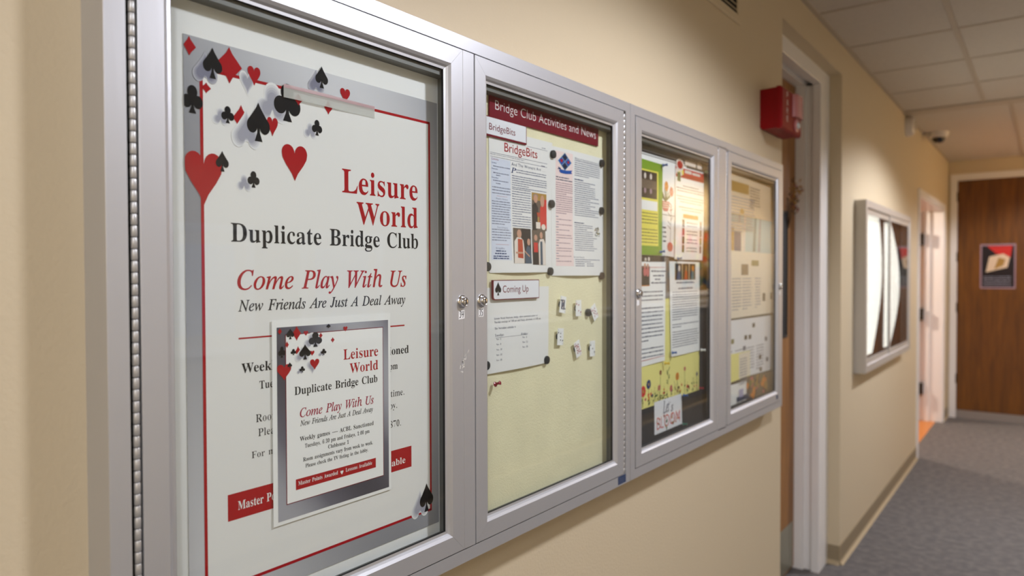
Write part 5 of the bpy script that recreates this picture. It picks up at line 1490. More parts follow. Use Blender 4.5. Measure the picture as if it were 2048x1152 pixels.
# emblem: quartered diamond over a ribbon
(ec, ew, eh) = ((1.3211, 1.7923), 0.0520, 0.0386)
cy_, cz_ = ec
for (du, dv, k_) in ((0, .25, 'spade'), (-.25, 0, 'heart'), (.25, 0, 'diamond'), (0, -.25, 'club')):
    c_ = (cy_ + du * ew, cz_ + dv * eh)
    s.poly([(c_[0], c_[1] + .235 * eh), (c_[0] + .235 * ew, c_[1]), (c_[0], c_[1] - .235 * eh), (c_[0] - .235 * ew, c_[1])], 'ink_navy' if dv else 'ink_blue', 3)
    s.suit(k_, c_, ew * .2, eh * .22, 'ink_red' if k_ in ('heart', 'diamond') else 'ink_black', 4)
s.poly([(cy_, cz_ + .53 * eh), (cy_ + .53 * ew, cz_), (cy_, cz_ - .53 * eh), (cy_ - .53 * ew, cz_)], 'print_aqua', 2)
rb = [(1.2980, 1.7710), (1.3040, 1.7664), (1.3235, 1.7659), (1.3494, 1.7685), (1.3459, 1.7718), (1.3504, 1.7760), (1.3260, 1.7736), (1.3052, 1.7738)]
s.poly(rb, 'ink_blue', 5)
s.poly([(1.2921, 1.7743), (1.3052, 1.7729), (1.3052, 1.7765), (1.2945, 1.7791), (1.2973, 1.7759)], 'ink_navy', 4)
for k in range(2):
    s.words((pa + 0.001, (1.2873, 1.7554)[1] - 0.0053 * k), (pb - pa) * (.75 if k == 0 else .95), 0.0026, 'ink_slate', rnd, 2)
for k in range(15):
    s.words((pa + 0.001, (1.2872, 1.7436)[1] - 0.0047 * k), (pb - pa) * (.6 if k in (5, 14) else .97), 0.0019, 'ink_plum', rnd, 2)
z_ = (1.2846, 1.6698)[1]
for k in range(18):
    if k in (0, 2, 4, 6, 9, 11, 14, 16):
        s.words((pa + 0.001, z_ - 0.0057 * k), 0.010, 0.0020, 'ink_text', rnd, 2)
    else:
        s.words((pa + 0.002, z_ - 0.0057 * k), (pb - pa) * rnd.uniform(.75, .93), 0.0019, 'ink_plum', rnd, 2)
T(s, "What's A Standard Lead Anyway?", 'sansb', (1.3596, 1.8063), (1.4710, 1.7995), (1.3596, 1.8112), 'ink_navy')
ma, mb_ = (1.3606, 1.7782)[0], (1.4744, 1.7913)[0]
zz = (1.3596, 1.7998)[1]
for k in range(8):
    s.words((ma, zz - 0.0047 * k), (mb_ - ma) * (.55 if k == 7 else 1), 0.0019, 'ink_text', rnd, 2)
s.words((ma - 0.001, zz - 0.0047 * 9), 0.038, 0.0024, 'ink_navy', rnd, 3)
for k in range(10, 27):
    s.words((ma, zz - 0.0047 * k), (mb_ - ma) * (rnd.choice([.6, .95, .8, .98])), 0.0019, 'ink_text', rnd, 2)
zz = (1.3567, 1.6603)[1]
s.words((ma - 0.002, zz), 0.042, 0.0024, 'ink_navy', rnd, 3)
mc = (1.4410, 1.6537)[0]
for k in range(1, 7):
    s.words((ma - 0.001, zz - 0.0047 * k), (mc - ma) * (.68 if k == 3 else 1), 0.0019, 'ink_text', rnd, 2)
for k in range(7, 14):
    s.words((ma - 0.001, zz - 0.0047 * k), (mb_ - ma) * rnd.uniform(.68, .95), 0.0019, 'ink_text', rnd, 2)
T(s, 'Election Results', 'sansb', (1.3536, 1.5828), (1.3987, 1.5814), (1.3536, 1.5866), 'ink_navy')
zz = (1.3545, 1.5776)[1]
for k, f in enumerate((1, .6)):
    s.words((ma - 0.002, zz - 0.0047 * k), (mb_ - ma) * f, 0.0019, 'ink_text', rnd, 2)
for k in (2, 3):
    s.words((ma - 0.001, zz - 0.0047 * k), 0.040, 0.0020, 'ink_text', rnd, 2)
    s.words((ma + 0.048, zz - 0.0047 * k), 0.034, 0.0020, 'ink_text', rnd, 2)
for k in range(34):
    c_ = ((1.4614, 1.6442), 0.0258, 0.0229)
    a_, r_ = rnd.uniform(0, 2 * PI), rnd.uniform(.1, .5)
    s.poly([(c_[0][0] + c_[1] * r_ * math.cos(a_) + d_[0] * .0018, c_[0][1] + c_[2] * r_ * math.sin(a_) + d_[1] * .0018) for d_ in ((-1, 0), (0, -1.2), (1, .1), (.1, 1.2))],
           rnd.choice(['print_green', 'ink_black', 'print_gold', 'print_dark']), 2 + k * 0.05)
tag(s.build('newsletter_page'), 'newsletter second page with pink column and blue diamond emblem on the cream board', 'paper', 'newsletter pages on the cream board')

def bend3(y, z):
    v = (z - 1.42) / 0.13
    return 0.0006 + 0.005 * (0.5 + 0.5 * math.sin((y - 1.05) * 16)) * max(0, 1 - max(0, v)) ** 2
s = Sheet(0.0232, bend3)
q = [(1.0527, 1.3664), (1.2525, 1.3574), (1.2600, 1.5199), (1.0535, 1.5239)]
yl = q[1][0] - 0.2159
s.base([(yl, q[1][1] - 0.002), (q[1][0] + 0.001, q[1][1]), (q[2][0], q[2][1]), (yl, q[2][1])], 'paper', 0.0003, 12, 12)
T(s, 'Leisure World Duplicate Bridge offers sanctioned games on', 'reg', (1.0698, 1.4607), (1.2153, 1.4564), (1.0698, 1.4642), 'ink_slate')
T(s, 'Tuesday evenings at 7:00 pm and Friday afternoons at 1:00 pm', 'reg', (1.0706, 1.4537), (1.2264, 1.4490), (1.0706, 1.4575), 'ink_slate')
T(s, 'The November schedule is', 'reg', (1.0705, 1.4400), (1.1369, 1.4385), (1.0705, 1.4438), 'ink_slate')
T(s, 'Tuesdays', 'reg', (1.0704, 1.4260), (1.0986, 1.4250), (1.0704, 1.4308), 'ink_slate')
T(s, 'Fridays', 'reg', (1.1535, 1.4238), (1.1767, 1.4229), (1.1535, 1.4278), 'ink_slate')
rule(s, (1.0704, 1.4247), (1.1762, 1.4215), 0.0004, 'ink_slate')
for k, d_ in enumerate(('Nov. 1', 'Nov. 8', 'Nov. 15', 'Nov. 22', 'Nov. 29')):
    a_, b_ = (1.0742, 1.4190), (1.0918, 1.4184)
    t_ = (1.0742, 1.4222)
    dz = 0.0102 * k
    s.text(d_, 'reg', a_[0], b_[0] - (0.003 if k < 2 else 0), (a_[1] + b_[1]) / 2 - dz, t_[1] - a_[1], 'ink_slate')
for k, d_ in enumerate(('Nov. 4', 'Nov. 11', 'Nov. 18')):
    a_, b_ = (1.1571, 1.4169), (1.1761, 1.4161)
    t_ = (1.1571, 1.4202)
    dz = 0.0098 * k
    s.text(d_, 'reg', a_[0], b_[0] - (0.003 if k < 1 else 0), (a_[1] + b_[1]) / 2 - dz, t_[1] - a_[1], 'ink_slate')
tag(s.build('schedule_sheet'), 'creased white schedule sheet with two short date columns, below the newsletter front page', 'paper')

s = Sheet(0.0300, lambda y, z: 0.0005)
q = [(1.0615, 1.4986), (1.2138, 1.4938), (1.2170, 1.5322), (1.0607, 1.5370)]
def rounded(y0, z0, y1, z1, r, n=4):
    p = []
    for (cx, cz, a0) in ((y0 + r, z0 + r, 180), (y1 - .001, z0 + .001, 270), (y1 - .001, z1 - .001, 0), (y0 + .001, z1 - .001, 90)):
        rr = r if (cx, cz) == (y0 + r, z0 + r) else .001
        p += arc(cx, cz, rr, rr, a0, a0 + 90, n)
    return p
y0_, y1_ = q[0][0], q[1][0] + 0.001
z0_, z1_ = (q[0][1] + q[1][1]) / 2, (q[2][1] + q[3][1]) / 2
pl = rounded(y0_, z0_, y1_, z1_, 0.006)
s.prism(pl, 0, 0.0258, 0.0304, 'ink_maroon')
s.poly(rounded(y0_ + .0014, z0_ + .0016, y1_ - .0016, z1_ - .0016, 0.005), 'paper_cool', 1)
SU(s, 'spade', ((1.0764, 1.5180), 0.0190, 0.0264), 'ink_black', 2)
T(s, 'Coming Up', 'sans', (1.0903, 1.5112), (1.1769, 1.5090), (1.0904, 1.5247), 'ink_maroon', 2)
tag(s.build('section_sign'), 'white sign with maroon rim, black spade and thin lettering over the schedule sheet', 'sign')

# round magnets
def magnet(e, label, m='magnet_black', grp='round magnets on the cream board', x=0.0238, r=0.0088):
    b = MB()
    b.lathe((x, e[0], e[1]), (1, 0, 0), [(0, r), (0.0050, r), (0.0064, r * .94), (0.0068, r * .8)], m, 22)
    tag(b.build('round_magnet', smooth=True, loc=(x, e[0], e[1])), label, 'magnet', grp)
magnet((1.2728, 1.8020), 'black round magnet at the top between the two newsletter pages')
magnet((1.4807, 1.8083), 'black round magnet at the top right corner of the newsletter second page')
magnet((1.2673, 1.6955), 'black round magnet between the newsletter pages at mid height', 'magnet_black')
magnet((1.4790, 1.6957), 'black round magnet on the right edge of the second page at mid height')
magnet((1.2615, 1.5515), 'black round magnet at the bottom between the two newsletter pages')
magnet((1.4802, 1.5414), 'brown round magnet at the bottom right corner of the newsletter second page', 'magnet_brown')
magnet((1.0483, 1.5600), 'black round magnet at the bottom left of the front page, half behind the door frame')
magnet((1.2464, 1.3636), 'black round magnet at the bottom right corner of the schedule sheet')
magnet((1.0440, 1.3727), 'black round magnet at the bottom left of the schedule sheet, half behind the door frame')
magnet((1.4182, 1.4567), 'black round magnet just left of the tilted red-pip playing card', 'magnet_black')

# miniature playing cards, each standing off the board on a small magnet
def card(e, ang, idx, kind, pips, label, court=None, w=0.0235, h=0.0365):
    col = 'ink_red' if kind in ('heart', 'diamond') else 'ink_black'
    cy, cz = e
    s = Sheet(0.0301)
    ca_, sa_ = math.cos(ang), math.sin(ang)
    t = thing('playing_card', label, 'playing card', (0.0225, cy, cz), 'miniature playing cards on the cream board')
    s.base([(-w / 2, -h / 2), (w / 2, -h / 2), (w / 2, h / 2), (-w / 2, h / 2)], 'paper_bright', 0.0005)
    s.text(idx, 'sansb', -w * .46, -w * (.46 - .13 * len(idx)), h * .34, h * .11, col)
    s.suit(kind, (-w * .37, h * .24), w * .16, h * .12, col, 2)
    n0 = len(s.v)
    s.text(idx, 'sansb', -w * .46, -w * (.46 - .13 * len(idx)), h * .34, h * .11, col)
    s.suit(kind, (-w * .37, h * .24), w * .16, h * .12, col, 2)
    s.v[n0:] = [(p[0], -p[1], -p[2]) for p in s.v[n0:]]
    for (u, v) in pips:
        s.suit(kind, (u * w, v * h), w * .15, h * .115, col, 2)
    fw, fh = w * .56, h * .62
    for a, c in (((-fw / 2, -fh / 2), (fw / 2, -fh / 2)), ((fw / 2, -fh / 2), (fw / 2, fh / 2)), ((fw / 2, fh / 2), (-fw / 2, fh / 2)), ((-fw / 2, fh / 2), (-fw / 2, -fh / 2))):
        s.line(a, c, 0.00022, 'ink_soft', 1)
    if court:
        s.rect((-fw / 2, -fh * .46), (fw / 2, fh * .46), 'ink_slate', 1.2)
        for k in range(16):
            s.disc((rnd.uniform(-.4, .4) * fw, rnd.uniform(-.42, .42) * fh), fw * .10, fh * .05, rnd.choice(['ink_black', 'ink_soft', 'print_dark', 'ink_black']), 1.5 + k * .05, 6)
        s.disc((0, fh * .30), fw * .14, fh * .09, 'print_cream', 2.6)
        s.disc((0, -fh * .30), fw * .14, fh * .09, 'print_cream', 2.6)
    s.v = [(p[0], cy + p[1] * ca_ - p[2] * sa_, cz + p[1] * sa_ + p[2] * ca_) for p in s.v]
    s.build('card_face', t)
    b = MB()
    b.lathe((0.0228, cy, cz), (1, 0, 0), [(0, 0.0070), (0.0068, 0.0070)], 'magnet_black', 18)
    b.build('backing_magnet', t)
P3 = [(0, .20), (0, 0), (0, -.20)]
P10 = [(-.16, .24), (.16, .24), (0, .15), (-.16, .08), (.16, .08), (-.16, -.08), (.16, -.08), (0, -.15), (-.16, -.24), (.16, -.24)]
P8 = [(-.16, .22), (.16, .22), (0, .11), (-.16, 0), (.16, 0), (0, -.11), (-.16, -.22), (.16, -.22)]
P2 = [(0, .18), (0, -.18)]
card((1.3058, 1.4792), -0.16, 'K', 'spade', [], 'playing card with a dark court picture, top left of the six', True)
card((1.3705, 1.4691), 0.0, '2', 'heart', P2, 'upright playing card with two red pips, top middle of the six')
card((1.4411, 1.4566), 0.52, '8', 'diamond', P8, 'tilted playing card with many red pips beside a black magnet, top right of the six')
card((1.2959, 1.4097), -0.07, '3', 'spade', P3, 'playing card with three black pips in a column, bottom left of the six')
card((1.3673, 1.3772), 0.33, '10', 'heart', P10, 'tilted playing card crowded with red pips, bottom middle of the six')
card((1.4315, 1.3725), 0.0, 'A', 'club', [(0, 0)], 'upright playing card with one black pip, bottom right of the six')

# push pins
def push_pin(e, m, label, d=(1.0, 0.15, 0.12), x=0.0228, s_=1.0, grp=None):
    d = Vector(d).normalized()
    p = Vector((x, e[0], e[1]))
    t = thing('push_pin', label, 'push pin', p, grp)
    b = MB()
    b.lathe(p, d, [(-0.003, 0.0005), (0.007 * s_, 0.0006)], 'steel', 8)
    b.build('needle', t)
    b = MB()
    b.lathe(p + d * 0.006 * s_, d, [(0, 0.0020 * s_), (0.0006 * s_, 0.0048 * s_), (0.0022 * s_, 0.0050 * s_), (0.0034 * s_, 0.0028 * s_), (0.0100 * s_, 0.0023 * s_), (0.0116 * s_, 0.0038 * s_), (0.0130 * s_, 0.0040 * s_), (0.0138 * s_, 0.0030 * s_)], m, 16)
    b.build('head', t, smooth=True)
push_pin((1.0670, 1.3319), 'pin_red', 'dark red push pin alone on the cream board near the left door stile', (1.0, 0.10, 0.35))

# ------------------------------------------------------------------ chapel board (third door)
XB = 0.0232
def sheet_q(x, q, m, nu=1, nv=1, bend=None, thick=0.0004):
    s = Sheet(x, bend)
    s.base(q, m, thick, nu, nv)
    return s
s = Sheet(0.0246)
za, zb_ = (1.7056, 1.9039)[1], ((1.7048, 1.8752)[1] + (2.0571, 1.8678)[1]) / 2
s.base([(1.632, zb_), (2.085, zb_), (2.085, IZT - 0.001), (1.632, IZT - 0.001)], 'fabric_grey', 0.002)
s.text('INTER-FAITH CHAPEL', 'sansb', 1.650, 2.065, zb_ + 0.012, 0.026, 'ink_black')
tag(s.build('header_strip'), 'grey header strip with dark capital letters at the top of the chapel board', 'sign')
# white backing sheet behind the upper notices
s = sheet_q(0.0229, [(1.634, (1.8903, 1.5958)[1]), (1.885, (1.8903, 1.5958)[1]), (1.985, zb_ - 0.006), (1.634, zb_ - 0.006)], 'paper_bright')
s.line((1.634, zb_ - 0.010), (2.03, zb_ - 0.010), 0.002, 'ink_black', 1)
tag(s.build('backing_sheet'), 'white backing sheet behind the flower cup print and the green notice', 'paper')

gz0, gz1 = (1.6962, 1.5962)[1], (1.7042, 1.8486)[1]
gy1 = (1.8080, 1.7257)[0]
s = sheet_q(0.0240, [(1.634, gz0), (gy1 - .003, gz0), (gy1, gz1 - .004), (1.634, gz1)], 'lime_green', 8, 8, lambda y, z: 0.004 * ((y - 1.634) / .15) ** 2)
yy0, yy1 = 1.638, (1.7839, 1.7239)[0]
s.rect((yy0, (1.6961, 1.6208)[1]), (yy1, (1.7043, 1.8219)[1]), 'lemon', 1)
s.rect((yy0, (1.7020, 1.7467)[1]), ((1.7761, 1.7881)[0], (1.7031, 1.8177)[1]), 'print_dark', 2)
y2 = (1.7761, 1.7881)[0]
zz0, zz1 = (1.7020, 1.7467)[1], (1.7031, 1.8177)[1]
for k in range(4):
    for j in (0.28, 0.82):
        s.disc((yy0 + 0.008 + k * (y2 - yy0 - .01) / 4, zz0 + (zz1 - zz0) * j), 0.006, 0.008, rnd.choice(['skin_print', 'ink_plum', 'print_cream']), 3)
s.rect((yy0 + .002, zz0 + (zz1 - zz0) * .36), (y2 - .003, zz0 + (zz1 - zz0) * .68), 'print_brown', 3)
s.rect((yy0, (1.7008, 1.7152)[1]), ((1.7788, 1.7320)[0], (1.7008, 1.7403)[1]), 'paper_bright', 2)
for k in range(3):
    s.words((yy0 + .012, (1.7008, 1.7343)[1] - k * .009), 0.034, .003, 'ink_slate', rnd, 3)
for k in range(10):
    if k != 4:
        s.words((yy0 + .003, (1.6984, 1.7055)[1] - k * .0086), yy1 - yy0 - .008, .0030, 'print_olive', rnd, 2)
tag(s.build('notice'), 'lime green notice with a yellow panel and a dark group photograph', 'notice')

# flower cup print and the framed verse below it
y0_, y1_ = gy1 - 0.02, (1.9024, 1.7799)[0]
s = sheet_q(0.0234, [(y0_, (1.8446, 1.7086)[1]), (y1_, (1.8998, 1.7122)[1]), (y1_, (1.9021, 1.8539)[1]), (y0_, (1.8109, 1.8557)[1])], 'paper_bright')
(c_, w_, h_) = ((1.8391, 1.7337), 0.0497, 0.0277)
s.poly([(c_[0] - w_ * .5, c_[1] + h_ * .5), (c_[0] + w_ * .5, c_[1] + h_ * .5), (c_[0] + w_ * .36, c_[1] - h_ * .35), (c_[0] + w_ * .2, c_[1] - h_ * .5), (c_[0] - w_ * .2, c_[1] - h_ * .5), (c_[0] - w_ * .36, c_[1] - h_ * .35)], 'print_rose', 2)
for k in range(3):
    s.rect((c_[0] - w_ * .36, c_[1] + h_ * (.28 - .22 * k)), (c_[0] + w_ * .36, c_[1] + h_ * (.36 - .22 * k)), 'print_cream', 3)
s.stroke([(c_[0] + w_ * .5 + .014 * math.cos(a) , c_[1] + .010 * math.sin(a)) for a in (1.5, .9, .2, -.5, -1.1, -1.5)], 0.003, 'print_rose', 2)
for (px_, col_) in (((1.8444, 1.7897), 'print_orange'), ((1.8772, 1.7770), 'print_rose')):
    s.line((c_[0], c_[1] + h_ * .5), px_, 0.0016, 'print_green', 2)
    for a in range(7):
        s.disc((px_[0] + .007 * math.cos(a * .9), px_[1] + .008 * math.sin(a * .9)), .006, .0065, col_, 3 + a * .1, 8)
for k in range(12):
    a = rnd.uniform(.4, 2.8)
    s.line((c_[0], c_[1] + h_ * .5), (c_[0] + .035 * math.cos(a), c_[1] + h_ * .5 + .036 * math.sin(a)), .0035, 'print_green', 2.2)
tag(s.build('art_print'), 'white print of orange flowers in a red striped cup', 'print')
s = sheet_q(0.0236, [(y0_, (1.8050, 1.5999)[1]), (y1_ - .004, (1.8876, 1.5928)[1]), (y1_, (1.9026, 1.7112)[1]), (y0_, (1.8113, 1.7065)[1])], 'paper')
for a, c in (((y0_ + .002, (1.9026, 1.7100)[1]), (y1_ - .002, (1.9026, 1.7100)[1])), ((y1_ - .002, (1.9026, 1.7100)[1]), (y1_ - .005, (1.8890, 1.5946)[1]))):
    s.line(a, c, .0014, 'print_dark', 1)
for k in range(4):
    s.words(((1.8193, 1.6720)[0] + .001 * k, (1.8193, 1.6720)[1] - k * .0125), .022, .0045, 'ink_black', rnd, 2)
(c_, w_, h_) = ((1.8680, 1.6217), 0.0372, 0.0322)
s.disc(c_, w_ * .5, h_ * .42, 'print_rose', 2)
s.line(c_, (c_[0] + .008, c_[1] + .11), .002, 'print_brown', 1.5)
for k in range(6):
    s.line((c_[0] + .004, c_[1] + .05 + .012 * k), (c_[0] + .004 + rnd.choice([-.02, .012]), c_[1] + .06 + .012 * k), .002, 'print_brown', 2)
tag(s.build('art_print'), 'white print with four short lines of text and a pink vase', 'print')

# notice with a red heading
q = [(1.8946, 1.5864), (2.0917, 1.5875), (2.1090, 1.8611), (1.9021, 1.8515)]
zt_ = (q[2][1] + q[3][1]) / 2
zb_ = (q[0][1] + q[1][1]) / 2
yl, yr = q[3][0] - .002, q[2][0]
s = sheet_q(0.0246, [(q[0][0], zb_), (yr - .012, zb_), (yr, zt_), (yl, zt_)], 'paper_bright', 8, 10, lambda y, z: 0.0015 * (1 + math.sin((z - 1.6) * 16)))
hz = (2.1092, 1.8237)[1]
s.rect((yl + .003, hz), (yr - .001, zt_ - .004), 'print_scarlet', 1)
s.rect((yl + .003, hz), (yr - .001, hz + .010), 'ink_red', 1.4)
for k in range(5):
    s.disc((yl + .010 + .010 * k, zt_ - .016 - .004 * (k % 2)), .007, .009, rnd.choice(['print_orange', 'lemon', 'print_cream']), 2 + k * .1, 9)
s.disc((yl + .032, hz + .036), .028, .018, 'print_cream', 2.6)
s.disc((yl + .032, hz + .036), .020, .012, 'ink_red', 2.9)
s.rect((yl + .012, hz - .012), (yl + .034, hz + .014), 'print_green', 3.0)
s.words((yl + .068, hz + .040), yr - yl - .085, .018, 'print_cream', rnd, 2)
s.words((yl + .066, hz + .016), yr - yl - .090, .010, 'print_cream', rnd, 2)
yc = (yl + yr) / 2 + .004
zz = hz - .024
for k, f in enumerate((.5, .9, .86, 0, .9, .84, .7, 0, .78, .62)):
    if f:
        s.words((yc - f * .115, zz - .0078 * k), f * .23, .0030, 'ink_slate', rnd, 2)
zz -= .0078 * 10 + .010
s.rect((yc - .060, zz - .004), (yc + .050, zz + .008), 'print_orange', 2)
for k in range(4):
    z2 = zz - .018 - k * .0245
    s.rect((yc - .066, z2 - .012), (yc - .050, z2 + .010), rnd.choice(['print_dark', 'print_brown', 'print_green']), 2)
    s.rect((yc + .064, z2 - .012), (yc + .076, z2 + .010), rnd.choice(['print_dark', 'print_brown', 'print_rust']), 2)
    for j in range(2):
        s.words((yc - .036, z2 - j * .009), .080, .0034, 'ink_slate', rnd, 2)
s.line((yl + .0015, zb_ + .003), (yl + .0015, zt_), .001, 'print_rose', 1)
tag(s.build('notice'), 'white notice with a red heading band and flowers in its top corner', 'notice')

# lower left: dark strip, then the long article with the small dark photograph
s = sheet_q(0.0236, [(1.634, (1.6962, 1.5741)[1]), ((1.8315, 1.5756)[0], (1.8315, 1.5707)[1]), ((1.8315, 1.5924)[0], (1.8315, 1.5924)[1]), (1.634, (1.6962, 1.5943)[1])], 'print_dark')
for e_ in ((1.7363, 1.5851), (1.7167, 1.5831), (1.7155, 1.5765)):
    s.disc(e_, .006, .006, 'print_cream', 1, 9)
tag(s.build('dark_print'), 'dark strip of print with pale spots under the lime green notice', 'print')
zt_, zb_ = (1.6962, 1.5768)[1], (1.6941, 1.2998)[1]
yr = (1.8285, 1.4536)[0]
s = sheet_q(0.0243, [(1.634, zb_), (yr - .004, zb_ + .006), (yr, zt_ + .002), (1.634, zt_)], 'paper_bright', 6, 8, lambda y, z: 0.004 * ((y - 1.634) / .18) ** 2)
s.line((1.634, zt_ - .014), (yr - .004, zt_ - .013), .0012, 'print_rose', 1)
s.rect((1.637, (1.6963, 1.5134)[1]), ((1.7364, 1.5406)[0], (1.6962, 1.5667)[1]), 'print_dark', 2)
for e_ in ((1.7094, 1.5517), (1.7253, 1.5503)):
    s.disc(e_, .009, .012, 'print_rose', 3)
    s.disc((e_[0], e_[1] + .016), .006, .007, 'skin_print', 3)
s.rect((1.637, (1.6963, 1.5134)[1]), ((1.7364, 1.5406)[0], (1.6963, 1.5156)[1]), 'print_orange', 3)
for k, (a_, w2) in enumerate((((1.7451, 1.5512), .092), ((1.7557, 1.5392), .062), ((1.7665, 1.5293), .030), ((1.7451, 1.5197), .090))):
    s.words(a_, w2, .0042, 'ink_slate', rnd, 2)
zz = (1.6963, 1.4964)[1]
for k in range(17):
    if k not in (3, 13):
        s.words((1.640, zz - k * .0108), yr - 1.650, .0034, 'ink_slate', rnd, 2, .5 if k == 12 else rnd.uniform(.93, 1))
s.line((1.637, zb_ + .016), (yr - .008, zb_ + .020), .0014, 'print_rose', 1)
tag(s.build('article_sheet'), 'long white article sheet with a small dark photograph of two people at its top left', 'paper')

# middle article with the three window pictures
q = [(1.8697, 1.3142), (2.0769, 1.3087), (2.0706, 1.5802), (1.8572, 1.5826)]
zt_, zb_ = (q[2][1] + q[3][1]) / 2 , (q[0][1] + q[1][1]) / 2
s = sheet_q(0.0255, [(q[0][0], zb_), (q[1][0], zb_), (q[2][0] + .004, zt_), (q[3][0], zt_)], 'paper_bright', 8, 8, lambda y, z: 0.001 * (1 + math.sin((y - 1.85) * 20)))
yl, yr = q[0][0] + .008, q[1][0] - .006
z1_, z2_ = (1.8967, 1.5757)[1], (1.8969, 1.5283)[1]
for k in range(3):
    a_ = (1.8968, 1.5520)[0] + k * ((2.0484, 1.5523)[0] - (1.8968, 1.5520)[0]) / 3
    w2 = ((2.0484, 1.5523)[0] - (1.8968, 1.5520)[0]) / 3 - .006
    s.rect((a_, z2_), (a_ + w2, z1_), 'print_dark', 2)
    s.rect((a_ - .004, z2_), (a_, z1_), 'print_gold', 2)
    s.poly([(a_ + w2 * .2, z2_), (a_ + w2 * .8, z2_), (a_ + w2 * .7, z1_ - .02), (a_ + w2 * .4, z1_ - .012)], ('ink_slate', 'print_rust', 'print_teal')[k], 3)
    s.disc((a_ + w2 * .55, z1_ - .014), .007, .009, ('print_cream', 'print_gold', 'print_orange')[k], 4)
for k in range(2):
    s.words((yl + .026 + .012 * k, (1.9040, 1.5187)[1] - .0165 * k), .13 - .024 * k, .0042, 'ink_slate', rnd, 2)
zz = (1.8795, 1.4924)[1]
for k in range(23):
    if k not in (12, 15):
        s.words((yl, zz - k * .0071), yr - yl, .0026, 'ink_slate', rnd, 2, .3 if k in (11, 14) else rnd.uniform(.93, 1))
tag(s.build('article_sheet'), 'white article sheet headed by a row of three dark stained-glass pictures', 'paper')
s = sheet_q(0.0238, [((1.8351, 1.4780)[0], (1.8351, 1.4766)[1]), ((1.8657, 1.4772)[0], (1.8657, 1.4772)[1]), ((1.8619, 1.5929)[0], (1.8619, 1.5914)[1]), ((1.8315, 1.5924)[0], (1.8315, 1.5929)[1])], 'fabric_grey')
tag(s.build('grey_card'), 'narrow grey card strip between the two article sheets', 'card')

# yellow meadow sheet
q = [(1.6912, 1.1960), (2.0778, 1.1926), (2.0713, 1.3060), (1.6932, 1.3069)]
zt_ = (1.8486, 1.4762)[1]
s = sheet_q(0.0233, [(1.634, q[1][1] - .004), (q[1][0], q[1][1] - .002), (q[1][0] + .004, zt_), (1.634, zt_ + .004)], 'pale_yellow', 6, 4, lambda y, z: 0.0003)
base = q[1][1] - .002
for k in range(46):
    y = rnd.uniform(1.640, q[1][0] - .008)
    h_ = rnd.uniform(.012, .05)
    s.line((y, base + .002), (y + rnd.uniform(-.006, .006), base + h_), .0012, rnd.choice(['print_green', 'print_olive']), 1)
    s.disc((y + rnd.uniform(-.005, .005), base + h_ * .6), .004, .003, rnd.choice(['print_green', 'print_olive']), 1.2, 6)
for k in range(24):
    y, h_ = rnd.uniform(1.640, q[1][0] - .010), rnd.uniform(.012, .036)
    s.disc((y, base + h_), rnd.uniform(.003, .006), rnd.uniform(.003, .006), rnd.choice(['print_rose', 'print_scarlet', 'ink_maroon', 'print_orange', 'ink_navy']), 2 + k * .05, 7)
for (e_, m_, r_) in (((1.9181, 1.2507), 'print_orange', .010), ((1.7021, 1.2353), 'print_scarlet', .013), ((1.7346, 1.2502), 'ink_navy', .011), ((1.9704, 1.2671), 'print_rose', .006), ((1.8077, 1.2740), 'ink_maroon', .006), ((2.0606, 1.2415), 'ink_slate', .006), ((1.8760, 1.2216), 'print_rose', .008), ((1.7988, 1.2330), 'print_rose', .007)):
    s.line((e_[0], e_[1]), (e_[0] - .002, base + .002), .0014, 'print_green', 2)
    for a in range(8):
        s.disc((e_[0] + r_ * .7 * math.cos(a * .8), e_[1] + r_ * .7 * math.sin(a * .8)), r_ * .5, r_ * .5, m_, 4 + a * .1, 7)
    s.disc(e_, r_ * .4, r_ * .4, 'print_gold', 5.2, 7)
for k in range(7):
    e_ = (1.8570, 1.2578)
    s.line((e_[0], e_[1] - .022 + .006 * k), (e_[0] + rnd.choice([-.010, .010]), e_[1] - .016 + .007 * k), .0025, 'print_green', 3)
tag(s.build('meadow_sheet'), 'pale yellow sheet with a border of wild flowers along its foot', 'paper')

# little lettered card
q = [(1.7695, 1.1105), (1.9506, 1.1043), (1.9462, 1.1939), (1.7681, 1.2005)]
zb_, zt_ = (q[0][1] + q[1][1]) / 2, (q[2][1] + q[3][1]) / 2
s = sheet_q(0.0246, [(q[0][0], zb_), (q[1][0], zb_ + .001), (q[2][0], zt_), (q[3][0], zt_)], 'paper_cool', 1, 1)
T(s, "Let", 'ital', (1.8232, 1.1593), (1.8617, 1.1568), (1.8231, 1.1926), 'ink_slate')
s.line((1.8704, 1.1858), (1.8679, 1.1794), .0016, 'ink_slate', 2)
T(s, "s", 'ital', (1.8743, 1.1567), (1.8897, 1.1562), (1.8743, 1.1825), 'ink_slate')
T(s, 'BLOOM', 'sansb', (1.7788, 1.1245), (1.9385, 1.1125), (1.7788, 1.1585), 'print_scarlet')
for k in range(26):
    e_ = (1.7788, 1.1245)
    e2 = (1.9385, 1.1125)
    y = rnd.uniform(e_[0], e2[0])
    s.disc((y, rnd.uniform(zb_ + .006, zb_ + .045)), rnd.uniform(.002, .005), rnd.uniform(.002, .005), rnd.choice(['print_rose', 'print_orange', 'print_green', 'print_gold', 'ink_maroon']), 3 + k * .05, 7)
tag(s.build('lettered_card'), 'small white card with flowery red capitals pinned on the charcoal cloth', 'card')

